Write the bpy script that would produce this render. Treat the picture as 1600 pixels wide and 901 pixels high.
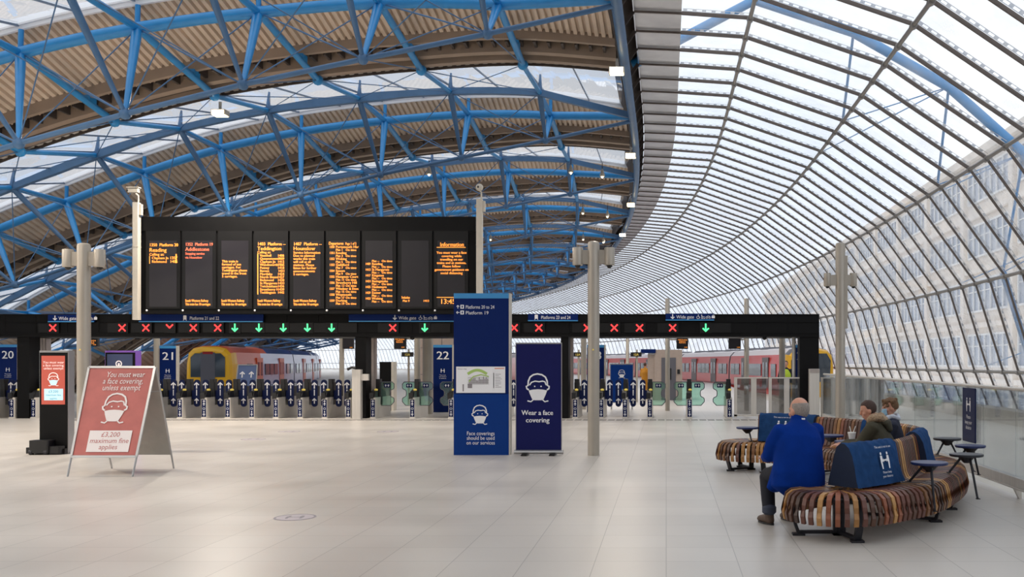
import bpy, math, random
from mathutils import Vector, Matrix

# ------------------------------------------------------------------ scene, camera, light
random.seed(7)
S = bpy.context.scene
COL = S.collection
for o in list(bpy.data.objects):
    bpy.data.objects.remove(o)
S.view_settings.view_transform = 'Standard'
S.view_settings.look = 'None'
S.view_settings.gamma = 1.0
S.view_settings.use_curve_mapping = False
S.view_settings.exposure = 0.1

CAM_H, FPX, CX, CY = 1.68, 1500.0, 1041.0, 565.0
cam_data = bpy.data.cameras.new('camera')
cam_data.sensor_width = 36.0
cam_data.lens = FPX / 1600.0 * 36.0
cam_data.shift_x = (800.0 - CX) / 1600.0
cam_data.shift_y = (CY - 450.5) / 1600.0
cam_data.clip_end = 800
cam = bpy.data.objects.new('camera', cam_data)
cam.location = (0, 0, CAM_H)
cam.rotation_euler = (math.radians(90), 0, 0)
COL.objects.link(cam)
S.camera = cam

try:
    S.cycles.max_bounces = 7
    S.cycles.diffuse_bounces = 4
    S.cycles.glossy_bounces = 3
    S.cycles.transmission_bounces = 4
    S.cycles.transparent_max_bounces = 24
    S.cycles.caustics_reflective = False
    S.cycles.caustics_refractive = False
    S.cycles.sample_clamp_indirect = 6.0
except Exception:
    pass

SKY = 1.33
world = bpy.data.worlds.new('overcast_sky')
S.world = world
world.use_nodes = True
wn, wl = world.node_tree.nodes, world.node_tree.links
wn.clear()
w_out = wn.new('ShaderNodeOutputWorld')
w_bg = wn.new('ShaderNodeBackground')
w_tc = wn.new('ShaderNodeTexCoord')
w_no = wn.new('ShaderNodeTexNoise')
w_no.inputs['Scale'].default_value = 2.2
w_no.inputs['Detail'].default_value = 5
w_rp = wn.new('ShaderNodeValToRGB')
w_rp.color_ramp.elements[0].position = 0.35
w_rp.color_ramp.elements[0].color = (0.80, 0.87, 0.96, 1)
w_rp.color_ramp.elements[1].position = 0.6
w_rp.color_ramp.elements[1].color = (0.97, 0.98, 1.0, 1)
w_bg.inputs['Strength'].default_value = SKY
wl.new(w_tc.outputs['Generated'], w_no.inputs['Vector'])
wl.new(w_no.outputs['Fac'], w_rp.inputs['Fac'])
wl.new(w_rp.outputs['Color'], w_bg.inputs['Color'])
wl.new(w_bg.outputs['Background'], w_out.inputs['Surface'])

# warm station roof luminaires and added fill lamps: (hall station, x, height, watts)
LAMP_W = 160.0

# ------------------------------------------------------------------ helpers
def V(*a):
    return Vector(a[0] if len(a) == 1 else a)

def lin(r, g, b):
    f = lambda c: c / 12.92 if c <= 0.04045 else ((c + 0.055) / 1.055) ** 2.4
    return (f(r / 255), f(g / 255), f(b / 255))

BEND0, BENDR = 32.0, 238.0
def hp(s, x, z):
    """a point of the hall: station s along its axis, offset x, height z; the axis bends left beyond the gate line"""
    if s <= BEND0:
        return V(x, s, z)
    t = (s - BEND0) / BENDR
    return V(-BENDR + (BENDR + x) * math.cos(t), BEND0 + (BENDR + x) * math.sin(t), z)

def interp(tab, x):
    if x <= tab[0][0]:
        return tab[0][1]
    for (x0, y0), (x1, y1) in zip(tab, tab[1:]):
        if x <= x1:
            return y0 + (y1 - y0) * (x - x0) / (x1 - x0)
    return tab[-1][1]

class MB:
    def __init__(self):
        self.v, self.f, self.m, self.mat = [], [], [], 0
    def add(self, vs, fs, mat=None):
        b = len(self.v)
        self.v.extend([tuple(p) for p in vs])
        mi = self.mat if mat is None else mat
        for q in fs:
            self.f.append(tuple(b + i for i in q))
            self.m.append(mi)
    def box(self, c, s, mat=None, M=None):
        x, y, z = s[0] / 2, s[1] / 2, s[2] / 2
        vs = [V(sx * x, sy * y, sz * z) for sz in (-1, 1) for sy in (-1, 1) for sx in (-1, 1)]
        if M is not None:
            vs = [M @ p for p in vs]
        c = V(c)
        vs = [p + c for p in vs]
        self.add(vs, [(0, 2, 3, 1), (4, 5, 7, 6), (0, 1, 5, 4), (2, 6, 7, 3), (0, 4, 6, 2), (1, 3, 7, 5)], mat)
    def bbox(self, x0, x1, y0, y1, z0, z1, mat=None):
        self.box(((x0 + x1) / 2, (y0 + y1) / 2, (z0 + z1) / 2), (abs(x1 - x0), abs(y1 - y0), abs(z1 - z0)), mat)
    def rbox(self, x0, x1, y0, y1, z0, z1, r=0.01, mat=None, n=3):
        """box with vertical edges rounded"""
        pts = []
        for (cx, cy, a0) in ((x1 - r, y1 - r, 0), (x0 + r, y1 - r, 90), (x0 + r, y0 + r, 180), (x1 - r, y0 + r, 270)):
            for k in range(n + 1):
                a = math.radians(a0 + 90 * k / n)
                pts.append((cx + r * math.cos(a), cy + r * math.sin(a)))
        self.prism([V(p[0], p[1], z0) for p in pts], V(0, 0, z1 - z0), mat)
    def prism(self, pts, ext, mat=None):
        n = len(pts)
        vs = [V(p) for p in pts] + [V(p) + V(ext) for p in pts]
        fs = [tuple(range(n - 1, -1, -1)), tuple(range(n, 2 * n))]
        fs += [(i, (i + 1) % n, n + (i + 1) % n, n + i) for i in range(n)]
        self.add(vs, fs, mat)
    def beam(self, p0, p1, w, h, up=(0, 0, 1), mat=None):
        p0, p1 = V(p0), V(p1)
        d = (p1 - p0).normalized()
        s = d.cross(V(up))
        if s.length < 1e-4:
            s = d.cross(V(1, 0, 0))
        s.normalize()
        u = s.cross(d)
        vs = []
        for p in (p0, p1):
            for a, b in ((-1, -1), (1, -1), (1, 1), (-1, 1)):
                vs.append(p + s * (a * w / 2) + u * (b * h / 2))
        self.add(vs, [(0, 1, 2, 3), (7, 6, 5, 4), (0, 4, 5, 1), (1, 5, 6, 2), (2, 6, 7, 3), (3, 7, 4, 0)], mat)
    def tube(self, pts, r, n=8, mat=None, cap=True):
        pts = [V(p) for p in pts]
        rs = r if isinstance(r, (list, tuple)) else [r] * len(pts)
        prev = None
        rings = []
        for i, p in enumerate(pts):
            if i == 0: d = pts[1] - p
            elif i == len(pts) - 1: d = p - pts[i - 1]
            else: d = (pts[i + 1] - p).normalized() + (p - pts[i - 1]).normalized()
            d.normalize()
            a = prev if prev is not None else (V(0, 0, 1) if abs(d.z) < 0.9 else V(1, 0, 0))
            a = (a - d * a.dot(d)).normalized()
            prev = a
            b = d.cross(a)
            rings.append([p + a * (rs[i] * math.cos(2 * math.pi * k / n)) + b * (rs[i] * math.sin(2 * math.pi * k / n)) for k in range(n)])
        self.rings(rings, mat, cap)
    def rings(self, rings, mat=None, cap=True):
        n = len(rings[0])
        vs = [p for r in rings for p in r]
        fs = []
        for i in range(len(rings) - 1):
            for k in range(n):
                k2 = (k + 1) % n
                fs.append((i * n + k, i * n + k2, (i + 1) * n + k2, (i + 1) * n + k))
        if cap:
            fs.append(tuple(range(n - 1, -1, -1)))
            fs.append(tuple((len(rings) - 1) * n + k for k in range(n)))
        self.add(vs, fs, mat)
    def lathe(self, c, prof, n=20, mat=None):
        c = V(c)
        self.rings([[c + V(r * math.cos(2 * math.pi * k / n), r * math.sin(2 * math.pi * k / n), z) for k in range(n)] for r, z in prof], mat)
    def ball(self, c, rx, ry=None, rz=None, n=14, m=9, mat=None, M=None):
        ry = rx if ry is None else ry
        rz = rx if rz is None else rz
        c = V(c)
        rr = []
        for i in range(m + 1):
            t = math.pi * (0.02 + 0.96 * i / m) - math.pi / 2
            ring = []
            for k in range(n):
                a = 2 * math.pi * k / n
                p = V(rx * math.cos(t) * math.cos(a), ry * math.cos(t) * math.sin(a), rz * math.sin(t))
                if M is not None: p = M @ p
                ring.append(c + p)
            rr.append(ring)
        self.rings(rr, mat)
    def sweep(self, paths, mat=None, closed=False):
        """grid surface through equally long point rows"""
        n = len(paths[0])
        vs = [p for r in paths for p in r]
        fs = []
        for i in range(len(paths) - 1):
            for k in range(n if closed else n - 1):
                k2 = (k + 1) % n
                fs.append((i * n + k, i * n + k2, (i + 1) * n + k2, (i + 1) * n + k))
        self.add(vs, fs, mat)
    def build(self, name, mats, parent=None, smooth=False, bevel=0.0):
        me = bpy.data.meshes.new(name)
        me.from_pydata(self.v, [], self.f)
        mats = mats if isinstance(mats, (list, tuple)) else [mats]
        for m in mats:
            me.materials.append(m)
        if len(mats) > 1:
            me.polygons.foreach_set('material_index', self.m)
        if smooth:
            me.polygons.foreach_set('use_smooth', [True] * len(me.polygons))
        me.update()
        o = bpy.data.objects.new(name, me)
        COL.objects.link(o)
        if parent is not None:
            o.parent = parent
        if smooth:
            try:
                me.set_sharp_from_angle(angle=math.radians(40))
            except Exception:
                pass
        if bevel:
            md = o.modifiers.new('bevel', 'BEVEL')
            md.width = bevel
            md.segments = 2
            md.limit_method = 'ANGLE'
        return o

def tag(o, label=None, cat=None, group=None, kind=None):
    if label: o['label'] = label
    if cat: o['category'] = cat
    if group: o['group'] = group
    if kind: o['kind'] = kind
    return o

def empty(name, loc=(0, 0, 0), rz=0.0):
    o = bpy.data.objects.new(name, None)
    o.location = loc
    o.rotation_euler = (0, 0, rz)
    o.empty_display_size = 0.1
    COL.objects.link(o)
    return o

def thing(name, label, cat, loc=(0, 0, 0), rz=0.0, group=None):
    return tag(empty(name, loc, rz), label, cat, group)

def copy_tree(o, parent=None):
    c = o.copy()
    COL.objects.link(c)
    if parent is not None:
        c.parent = parent
    for ch in [q for q in KIDS(o)]:
        copy_tree(ch, c)
    return c
def KIDS(o):
    return [q for q in COL.objects if q.parent == o]

# ------------------------------------------------------------------ materials
def mat(name, col, rough=0.5, metal=0.0, var=0.0, vscale=8.0, bump=0.0, bscale=40.0, spec=0.5, emit=0.0, stretch=None, coat=0.0):
    m = bpy.data.materials.new(name)
    m.use_nodes = True
    nt = m.node_tree
    b = nt.nodes.get('Principled BSDF')
    b.inputs['Base Color'].default_value = (*col, 1)
    b.inputs['Roughness'].default_value = rough
    b.inputs['Metallic'].default_value = metal
    b.inputs['Specular IOR Level'].default_value = spec
    if coat: b.inputs['Coat Weight'].default_value = coat
    if emit:
        b.inputs['Emission Color'].default_value = (*col, 1)
        b.inputs['Emission Strength'].default_value = emit
    if var or bump:
        tc = nt.nodes.new('ShaderNodeTexCoord')
        mp = nt.nodes.new('ShaderNodeMapping')
        nt.links.new(tc.outputs['Object'], mp.inputs['Vector'])
        if stretch: mp.inputs['Scale'].default_value = stretch
    if var:
        no = nt.nodes.new('ShaderNodeTexNoise')
        no.inputs['Scale'].default_value = vscale
        no.inputs['Detail'].default_value = 4
        nt.links.new(mp.outputs['Vector'], no.inputs['Vector'])
        rp = nt.nodes.new('ShaderNodeValToRGB')
        rp.color_ramp.elements[0].position = 0.3
        rp.color_ramp.elements[1].position = 0.7
        rp.color_ramp.elements[0].color = (*[c * (1 - var) for c in col], 1)
        rp.color_ramp.elements[1].color = (*[min(1, c * (1 + var)) for c in col], 1)
        nt.links.new(no.outputs['Fac'], rp.inputs['Fac'])
        nt.links.new(rp.outputs['Color'], b.inputs['Base Color'])
    if bump:
        n2 = nt.nodes.new('ShaderNodeTexNoise')
        n2.inputs['Scale'].default_value = bscale
        n2.inputs['Detail'].default_value = 3
        nt.links.new(mp.outputs['Vector'], n2.inputs['Vector'])
        bp = nt.nodes.new('ShaderNodeBump')
        bp.inputs['Strength'].default_value = bump
        bp.inputs['Distance'].default_value = 0.02
        nt.links.new(n2.outputs['Fac'], bp.inputs['Height'])
        nt.links.new(bp.outputs['Normal'], b.inputs['Normal'])
    return m

def glass_mat(name, tint, refl=0.08, dirt_haze=0.06, dirt_haze_col=(0.8, 0.82, 0.85), dscale=1.5, rough=0.03):
    m = bpy.data.materials.new(name)
    m.use_nodes = True
    nt = m.node_tree
    nt.nodes.clear()
    out = nt.nodes.new('ShaderNodeOutputMaterial')
    tr = nt.nodes.new('ShaderNodeBsdfTransparent')
    tr.inputs['Color'].default_value = (*tint, 1)
    gl = nt.nodes.new('ShaderNodeBsdfGlossy')
    gl.inputs['Roughness'].default_value = rough
    gl.inputs['Color'].default_value = (0.95, 0.97, 1, 1)
    lw = nt.nodes.new('ShaderNodeLayerWeight')
    lw.inputs['Blend'].default_value = 0.25
    mu = nt.nodes.new('ShaderNodeMath'); mu.operation = 'MULTIPLY_ADD'
    mu.inputs[1].default_value = 0.55
    mu.inputs[2].default_value = refl
    nt.links.new(lw.outputs['Fresnel'], mu.inputs[0])
    mx = nt.nodes.new('ShaderNodeMixShader')
    nt.links.new(mu.outputs[0], mx.inputs['Fac'])
    nt.links.new(tr.outputs[0], mx.inputs[1])
    nt.links.new(gl.outputs[0], mx.inputs[2])
    last = mx
    if dirt_haze:  # milky noise layer: glass dirt, plus haze painted into the panes
        df = nt.nodes.new('ShaderNodeBsdfTranslucent'); df.inputs['Color'].default_value = (*dirt_haze_col, 1)
        d2 = nt.nodes.new('ShaderNodeBsdfDiffuse'); d2.inputs['Color'].default_value = (*dirt_haze_col, 1)
        md = nt.nodes.new('ShaderNodeMixShader'); md.inputs['Fac'].default_value = 0.5
        nt.links.new(df.outputs[0], md.inputs[1]); nt.links.new(d2.outputs[0], md.inputs[2])
        tc = nt.nodes.new('ShaderNodeTexCoord')
        no = nt.nodes.new('ShaderNodeTexNoise'); no.inputs['Scale'].default_value = dscale; no.inputs['Detail'].default_value = 6
        nt.links.new(tc.outputs['Object'], no.inputs['Vector'])
        m2 = nt.nodes.new('ShaderNodeMapRange')
        m2.inputs['From Min'].default_value = 0.35; m2.inputs['From Max'].default_value = 0.7
        m2.inputs['To Min'].default_value = dirt_haze * 0.3; m2.inputs['To Max'].default_value = dirt_haze * 2
        nt.links.new(no.outputs['Fac'], m2.inputs['Value'])
        mz = nt.nodes.new('ShaderNodeMixShader')
        nt.links.new(m2.outputs[0], mz.inputs['Fac'])
        nt.links.new(mx.outputs[0], mz.inputs[1]); nt.links.new(md.outputs[0], mz.inputs[2])
        last = mz
    nt.links.new(last.outputs[0], out.inputs['Surface'])
    return m

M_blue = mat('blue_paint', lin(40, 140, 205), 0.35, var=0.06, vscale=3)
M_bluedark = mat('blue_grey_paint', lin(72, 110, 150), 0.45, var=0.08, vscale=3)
M_rod = mat('rod_steel', lin(120, 135, 155), 0.4, metal=0.3)
M_deck = mat('deck_sheet', lin(206, 188, 170), 0.55, var=0.14, vscale=0.8)
M_decklit = mat('deck_pale_sheet', lin(190, 185, 178), 0.5, var=0.1, vscale=2)
M_gutter = mat('gutter_fascia', lin(150, 132, 116), 0.55, var=0.12, vscale=1.2)
M_gutdark = mat('gutter_dark', lin(66, 58, 54), 0.6)
M_bar = mat('glazing_bar', lin(104, 94, 88), 0.45, metal=0.2, var=0.1, vscale=4)
M_spine = mat('spine_steel', lin(150, 146, 142), 0.4, metal=0.4)
M_clip = None
M_panel = mat('metal_panel', lin(205, 207, 212), 0.25, metal=0.35, var=0.14, vscale=0.9)
M_steel = mat('brushed_steel', lin(208, 203, 196), 0.34, metal=0.2, var=0.06, vscale=30, stretch=(1, 1, 0.05))
M_steelpink = mat('ribbed_steel', lin(175, 165, 160), 0.38, metal=0.6, var=0.05)
M_pole = mat('pole_paint', lin(178, 170, 158), 0.38, metal=0.35, var=0.05, vscale=2)
M_beige = mat('beige_paint', lin(194, 188, 177), 0.5, var=0.04)
M_black = mat('black_cladding', lin(15, 15, 16), 0.5, var=0.12, vscale=4, spec=0.15)
M_black2 = mat('black_plastic', lin(24, 24, 26), 0.4)
M_screen = mat('dark_screen', lin(34, 32, 37), 0.3, var=0.12, vscale=1.5)
M_screenfr = mat('dark_frame', lin(16, 16, 17), 0.45, spec=0.3)
M_navy = mat('navy_sign', lin(4, 32, 92), 0.5, var=0.03, spec=0.15)
M_navy2 = mat('navy_banner', lin(22, 26, 84), 0.55, var=0.03, spec=0.15)
M_navy3 = mat('dark_navy_label', lin(14, 28, 74), 0.5, spec=0.2)
M_bluel = mat('light_blue_band', lin(62, 142, 200), 0.4)
M_bluem = mat('mid_blue_sign', lin(8, 54, 126), 0.5, var=0.03, spec=0.15)
M_white = mat('white_print', lin(238, 238, 240), 0.5)
M_red = mat('red_poster', lin(190, 104, 97), 0.5, var=0.08, vscale=5, bump=0.25, bscale=5)
M_wprint = mat('white_poster_print', lin(240, 232, 230), 0.5)
M_pinktext = mat('rose_text', lin(190, 110, 108), 0.5)
M_alu = mat('aluminium', lin(178, 178, 178), 0.3, metal=0.6)
M_greyboard = mat('grey_backboard', lin(168, 168, 160), 0.6, var=0.05)
M_purple = mat('purple_frame', lin(150, 100, 205), 0.4)
def emat(name, col, e):
    return mat(name, col, 0.5, emit=e)
M_led = emat('amber_led', (1.0, 0.33, 0.05), 1.15)
M_ledr = emat('red_led', (1.0, 0.045, 0.045), 1.5)
M_leddim = emat('dim_red_led', (0.8, 0.16, 0.08), 0.8)
M_ledg = emat('green_led', (0.08, 0.85, 0.28), 1.5)
M_ledw = emat('white_led', (1.0, 0.8, 0.75), 1.6)
M_scrred = emat('red_screen', lin(170, 76, 62), 0.55)
M_scrwhite = emat('white_on_screen', lin(235, 220, 215), 0.6)
M_scrcyan = emat('pale_blue_on_screen', lin(176, 222, 238), 0.7)
M_scrtxt = mat('dark_on_screen', lin(90, 110, 120), 0.6)
M_scrblue = emat('slate_screen', lin(52, 62, 92), 0.35)
M_yellowlit = emat('yellow_reader', lin(215, 190, 90), 0.35)
M_lampglow = emat('lamp_glow', (1.0, 0.82, 0.5), 9.0)
M_skin = mat('skin', lin(205, 150, 125), 0.55, var=0.05, vscale=30)
M_hairgrey = mat('grey_hair', lin(150, 140, 132), 0.8, var=0.2, vscale=80, bump=0.4, bscale=160)
M_hairbrown = mat('brown_hair', lin(70, 50, 42), 0.7, var=0.3, vscale=60, bump=0.5, bscale=140)
M_hairlight = mat('light_brown_hair', lin(108, 78, 50), 0.7, var=0.35, vscale=50, bump=0.6, bscale=90)
M_jacket = mat('royal_blue_fleece', lin(6, 46, 126), 0.9, var=0.12, vscale=6, bump=0.45, bscale=8, spec=0.1)
M_trouser = mat('black_trousers', lin(22, 24, 34), 0.8, bump=0.3, bscale=14)
M_jeans = mat('blue_jeans', lin(92, 116, 150), 0.8, var=0.15, vscale=30, bump=0.3, bscale=16)
M_parka = mat('olive_parka', lin(62, 58, 42), 0.85, var=0.15, vscale=8, bump=0.45, bscale=12)
M_fur = mat('beige_fur', lin(176, 150, 122), 0.95, var=0.35, vscale=60, bump=1.0, bscale=90)
M_coatnavy = mat('navy_coat', lin(26, 32, 52), 0.8, bump=0.3, bscale=12)
M_shoe = mat('brown_shoe', lin(84, 66, 54), 0.55, var=0.1)
M_maskb = mat('pale_blue_mask', lin(150, 190, 215), 0.7)
M_hivis = mat('hi_vis_yellow', lin(190, 215, 60), 0.7)
M_mustard = mat('mustard_coat', lin(190, 130, 35), 0.8, bump=0.3)
M_scarf = mat('pale_scarf', lin(190, 195, 205), 0.85, var=0.2, vscale=40)
M_denim = mat('blue_cover_cloth', lin(30, 64, 108), 0.9, var=0.16, vscale=14, bump=0.6, bscale=10, spec=0.15)
M_denimdark = mat('dark_cover_cloth', lin(22, 36, 62), 0.85, var=0.1, vscale=10)
M_tabletop = mat('navy_tabletop', lin(30, 44, 92), 0.35)
M_tabletop2 = mat('dark_tabletop', lin(40, 42, 50), 0.35)
M_iron = mat('dark_iron', lin(46, 46, 52), 0.45, metal=0.4)
M_cup = mat('paper_cup', lin(232, 230, 224), 0.6)
WOODS = [mat('slat_%s' % n, lin(*c), 0.42, var=0.14, vscale=6, stretch=(1, 1, 3)) for n, c in (
    ('walnut', (84, 54, 40)), ('oak', (160, 114, 62)), ('cherry', (136, 78, 52)), ('mahogany', (98, 58, 46)),
    ('teak', (122, 82, 50)), ('wenge', (60, 40, 32)), ('maple', (178, 132, 78)))]
M_glass = glass_mat('roof_glass', (0.88, 0.90, 0.93), 0.05, 0.15, dscale=0.9)
M_sky = glass_mat('skylight_glass', (0.97, 0.98, 1.0), 0.02, 0.03, dscale=0.5)
M_clip = glass_mat('slotted_translucent_strip', (0.40, 0.43, 0.48), 0.05, 0.45)
M_bglass = glass_mat('balustrade_glass', (0.88, 0.91, 0.92), 0.03, 0.008, dscale=2)
M_lowglass = glass_mat('hazy_side_glass', (0.90, 0.92, 0.95), 0.05, 0.24, dirt_haze_col=(0.9, 0.91, 0.94), dscale=0.9)  # stronger, whiter layer paints haze over the building behind
M_flap = glass_mat('green_flap_glass', (0.70, 0.92, 0.83), 0.05, 0.05, dirt_haze_col=(0.55, 0.8, 0.7))
M_smoke = glass_mat('smoked_fence_glass', (0.55, 0.54, 0.52), 0.12, 0.05, rough=0.02)
M_winglass = mat('window_dark_glass', lin(138, 150, 168), 0.15, spec=0.8)
M_stone = mat('portland_stone', lin(236, 227, 216), 0.8, var=0.08, vscale=0.5)
M_winframe = mat('white_frame', lin(232, 232, 230), 0.5)
M_tred = mat('train_red', lin(224, 50, 40), 0.3, var=0.04, coat=0.3)
M_tredd = mat('train_dark_red', lin(150, 24, 28), 0.35)
M_torange = mat('train_orange', lin(220, 100, 60), 0.35)
M_tblue = mat('train_blue', lin(44, 62, 128), 0.3, coat=0.3)
M_tlav = mat('train_pale_side', lin(170, 165, 195), 0.3, coat=0.3)
M_tyellow = mat('train_yellow', lin(238, 180, 30), 0.35)
M_troof = mat('train_white_roof', lin(222, 212, 212), 0.45)
M_tgrey = mat('train_grey', lin(90, 90, 98), 0.45)
M_twin = mat('train_window', lin(56, 66, 76), 0.08, spec=0.9)
M_cab = mat('cabin_steel', lin(186, 170, 160), 0.35, metal=0.45, var=0.05)
M_wallm = mat('wall_plaster', lin(150, 144, 138), 0.8, var=0.05)
M_kerb = mat('concrete', lin(190, 184, 174), 0.85, var=0.1, vscale=3)
M_green1 = mat('map_green', lin(170, 200, 110), 0.6)
M_greyl = mat('map_grey', lin(140, 134, 138), 0.6)
M_orange2 = mat('map_orange', lin(225, 150, 120), 0.6)

def floor_mat(name, col, rough):
    m = bpy.data.materials.new(name)
    m.use_nodes = True
    nt = m.node_tree
    N, L = nt.nodes, nt.links
    b = N.get('Principled BSDF')
    tc = N.new('ShaderNodeTexCoord')
    mp = N.new('ShaderNodeMapping')
    mp.inputs['Location'].default_value = (60.0, 60.0 - 12.29 + 12.0, 0)
    L.new(tc.outputs['Object'], mp.inputs['Vector'])
    br = N.new('ShaderNodeTexBrick')
    br.offset = 0.0
    br.inputs['Color1'].default_value = (*col, 1)
    br.inputs['Color2'].default_value = (*[c * 0.93 for c in col], 1)
    br.inputs['Mortar'].default_value = (*[c * 0.5 for c in col], 1)
    br.inputs['Scale'].default_value = 1.0
    br.inputs['Mortar Size'].default_value = 0.0035
    br.inputs['Mortar Smooth'].default_value = 0.3
    br.inputs['Brick Width'].default_value = 0.6
    br.inputs['Row Height'].default_value = 0.6
    L.new(mp.outputs['Vector'], br.inputs['Vector'])
    no = N.new('ShaderNodeTexNoise')
    no.inputs['Scale'].default_value = 0.7
    no.inputs['Detail'].default_value = 6
    L.new(tc.outputs['Object'], no.inputs['Vector'])
    hs = N.new('ShaderNodeMixRGB'); hs.blend_type = 'MULTIPLY'; hs.inputs['Fac'].default_value = 1.0
    rp = N.new('ShaderNodeValToRGB')
    rp.color_ramp.elements[0].position = 0.3; rp.color_ramp.elements[0].color = (0.9, 0.89, 0.88, 1)
    rp.color_ramp.elements[1].position = 0.7; rp.color_ramp.elements[1].color = (1, 1, 1, 1)
    L.new(no.outputs['Fac'], rp.inputs['Fac'])
    L.new(br.outputs['Color'], hs.inputs['Color1']); L.new(rp.outputs['Color'], hs.inputs['Color2'])
    L.new(hs.outputs['Color'], b.inputs['Base Color'])
    mr = N.new('ShaderNodeMapRange')
    mr.inputs['To Min'].default_value = rough - 0.06; mr.inputs['To Max'].default_value = rough + 0.1
    L.new(no.outputs['Fac'], mr.inputs['Value']); L.new(mr.outputs[0], b.inputs['Roughness'])
    return m
M_floor = floor_mat('terrazzo_tiles', lin(206, 200, 192), 0.3)

# ------------------------------------------------------------------ flat graphics: frames, text, strokes
class Frame:
    """a flat drawing surface: origin, right, up (unit vectors)"""
    def __init__(self, o, r, u):
        self.o, self.r, self.u = V(o), V(r).normalized(), V(u).normalized()
        self.n = self.r.cross(self.u)
    def at(self, a, b, lift=0.0):
        return self.o + self.r * a + self.u * b + self.n * lift

_txt = {}
def text_geo(s):
    if s not in _txt:
        cu = bpy.data.curves.new('lettering', 'FONT')
        cu.body = s
        cu.size = 1.0
        cu.resolution_u = 2
        cu.fill_mode = 'FRONT'
        ob = bpy.data.objects.new('lettering', cu)
        me = ob.to_mesh()
        vs = [(v.co.x, v.co.y) for v in me.vertices]
        fs = [tuple(p.vertices) for p in me.polygons]
        ob.to_mesh_clear()
        bpy.data.objects.remove(ob)
        bpy.data.curves.remove(cu)
        _txt[s] = (vs, fs)
    return _txt[s]

def text(mb, fr, s, a, b, size, mat=0, align='l', lift=0.004, width=None, shear=0.0, bold=0.0):
    vs, fs = text_geo(s)
    if not vs: return
    w = max(v[0] for v in vs)
    k = size
    kx = size if width is None else width / w
    off = {'l': 0, 'c': -w * kx / 2, 'r': -w * kx}[align]
    for q, dx in enumerate([0] if not bold else [-bold, bold]):
        mb.add([fr.at(a + off + v[0] * kx + v[1] * k * shear + dx, b + v[1] * k, lift + 0.0015 * q) for v in vs], fs, mat)

def stroke(mb, fr, pts, w, mat=0, lift=0.004, closed=False):
    pts = [Vector((p[0], p[1])) for p in pts]
    n = len(pts)
    L, R = [], []
    for i, p in enumerate(pts):
        if closed:
            a, c = pts[i - 1], pts[(i + 1) % n]
        else:
            a, c = pts[max(0, i - 1)], pts[min(n - 1, i + 1)]
        d = (c - a)
        if d.length < 1e-9: d = Vector((1, 0))
        d.normalize()
        q = Vector((-d.y, d.x)) * (w / 2)
        L.append(fr.at(*(p + q), lift)); R.append(fr.at(*(p - q), lift))
    fs = [(i, n + i, n + (i + 1) % n, (i + 1) % n) for i in range(n if closed else n - 1)]
    mb.add(L + R, fs, mat)

def poly(mb, fr, pts, mat=0, lift=0.004):
    mb.add([fr.at(p[0], p[1], lift) for p in pts], [tuple(range(len(pts)))], mat)
def rect(mb, fr, a0, a1, b0, b1, mat=0, lift=0.004):
    poly(mb, fr, [(a0, b0), (a1, b0), (a1, b1), (a0, b1)], mat, lift)
def disc(mb, fr, a, b, r, mat=0, lift=0.004, n=12):
    poly(mb, fr, [(a + r * math.cos(2 * math.pi * k / n), b + r * math.sin(2 * math.pi * k / n)) for k in range(n)], mat, lift)

def face_icon(mb, fr, a, b, h, line=0, fill=0, lift=0.005):
    """head wearing a mask, line drawing; (a, b) centre, h height"""
    k = h / 100.0
    P = lambda pts: [(a + x * k, b + y * k) for x, y in pts]
    w = 5.5 * k
    head = [(-31, -6), (-38, -2), (-40, 6), (-34, 9), (-33, 24), (-27, 38), (-16, 46), (-2, 49), (14, 46), (26, 38), (32, 24), (33, 9), (39, 6), (38, -2), (31, -6)]
    stroke(mb, fr, P(head), w, line, lift)
    stroke(mb, fr, P([(-29, 10), (-22, 20), (-10, 24), (4, 22), (16, 24), (24, 22), (29, 10)]), w * 0.8, line, lift)
    poly(mb, fr, P([(-32, -8), (-16, -5), (0, -4), (16, -5), (32, -8), (28, -20), (20, -38), (12, -42), (-12, -42), (-20, -38), (-28, -20)]), fill, lift)
    stroke(mb, fr, P([(-36, -44), (-24, -47), (-16, -40)]), w * 0.8, line, lift)
    stroke(mb, fr, P([(36, -44), (24, -47), (16, -40)]), w * 0.8, line, lift)
    disc(mb, fr, a - 11 * k, b + 6 * k, 2.6 * k, line, lift, 8)
    disc(mb, fr, a + 11 * k, b + 6 * k, 2.6 * k, line, lift, 8)

def gap_icon(mb, fr, a, b, h, m=0, lift=0.005):
    """two figures holding a distance, arrow between"""
    k = h / 100.0
    for sx in (-1, 1):
        P = lambda pts: [(a + sx * x * k, b + y * k) for x, y in pts]
        disc(mb, fr, a + sx * 34 * k, b + 40 * k, 9 * k, m, lift, 10)
        poly(mb, fr, P([(24, 28), (46, 28), (48, -6), (42, -50), (30, -50), (30, -8), (22, -8)][::sx]), m, lift)
    rect(mb, fr, a - 18 * k, a + 18 * k, b - 4 * k, b + 5 * k, m, lift)
    for sx in (-1, 1):
        poly(mb, fr, [(a + sx * 26 * k, b), (a + sx * 14 * k, b + 12 * k), (a + sx * 14 * k, b - 12 * k)][::-sx], m, lift)

def arrow(mb, fr, a, b, h, ang, m=0, lift=0.005):
    """arrow centred on (a, b), pointing up at ang 0, left at ang 90"""
    ca, sa = math.cos(math.radians(ang)), math.sin(math.radians(ang))
    R = lambda x, y: (a + (x * ca - y * sa) * h, b + (x * sa + y * ca) * h)
    poly(mb, fr, [R(-.09, -.5), R(.09, -.5), R(.09, .3), R(-.09, .3)], m, lift)
    for sx in (-1, 1):
        poly(mb, fr, [R(0, .5), R(0, .26), R(sx * .3, -.02), R(sx * .42, .1)][::-sx], m, lift)

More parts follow.
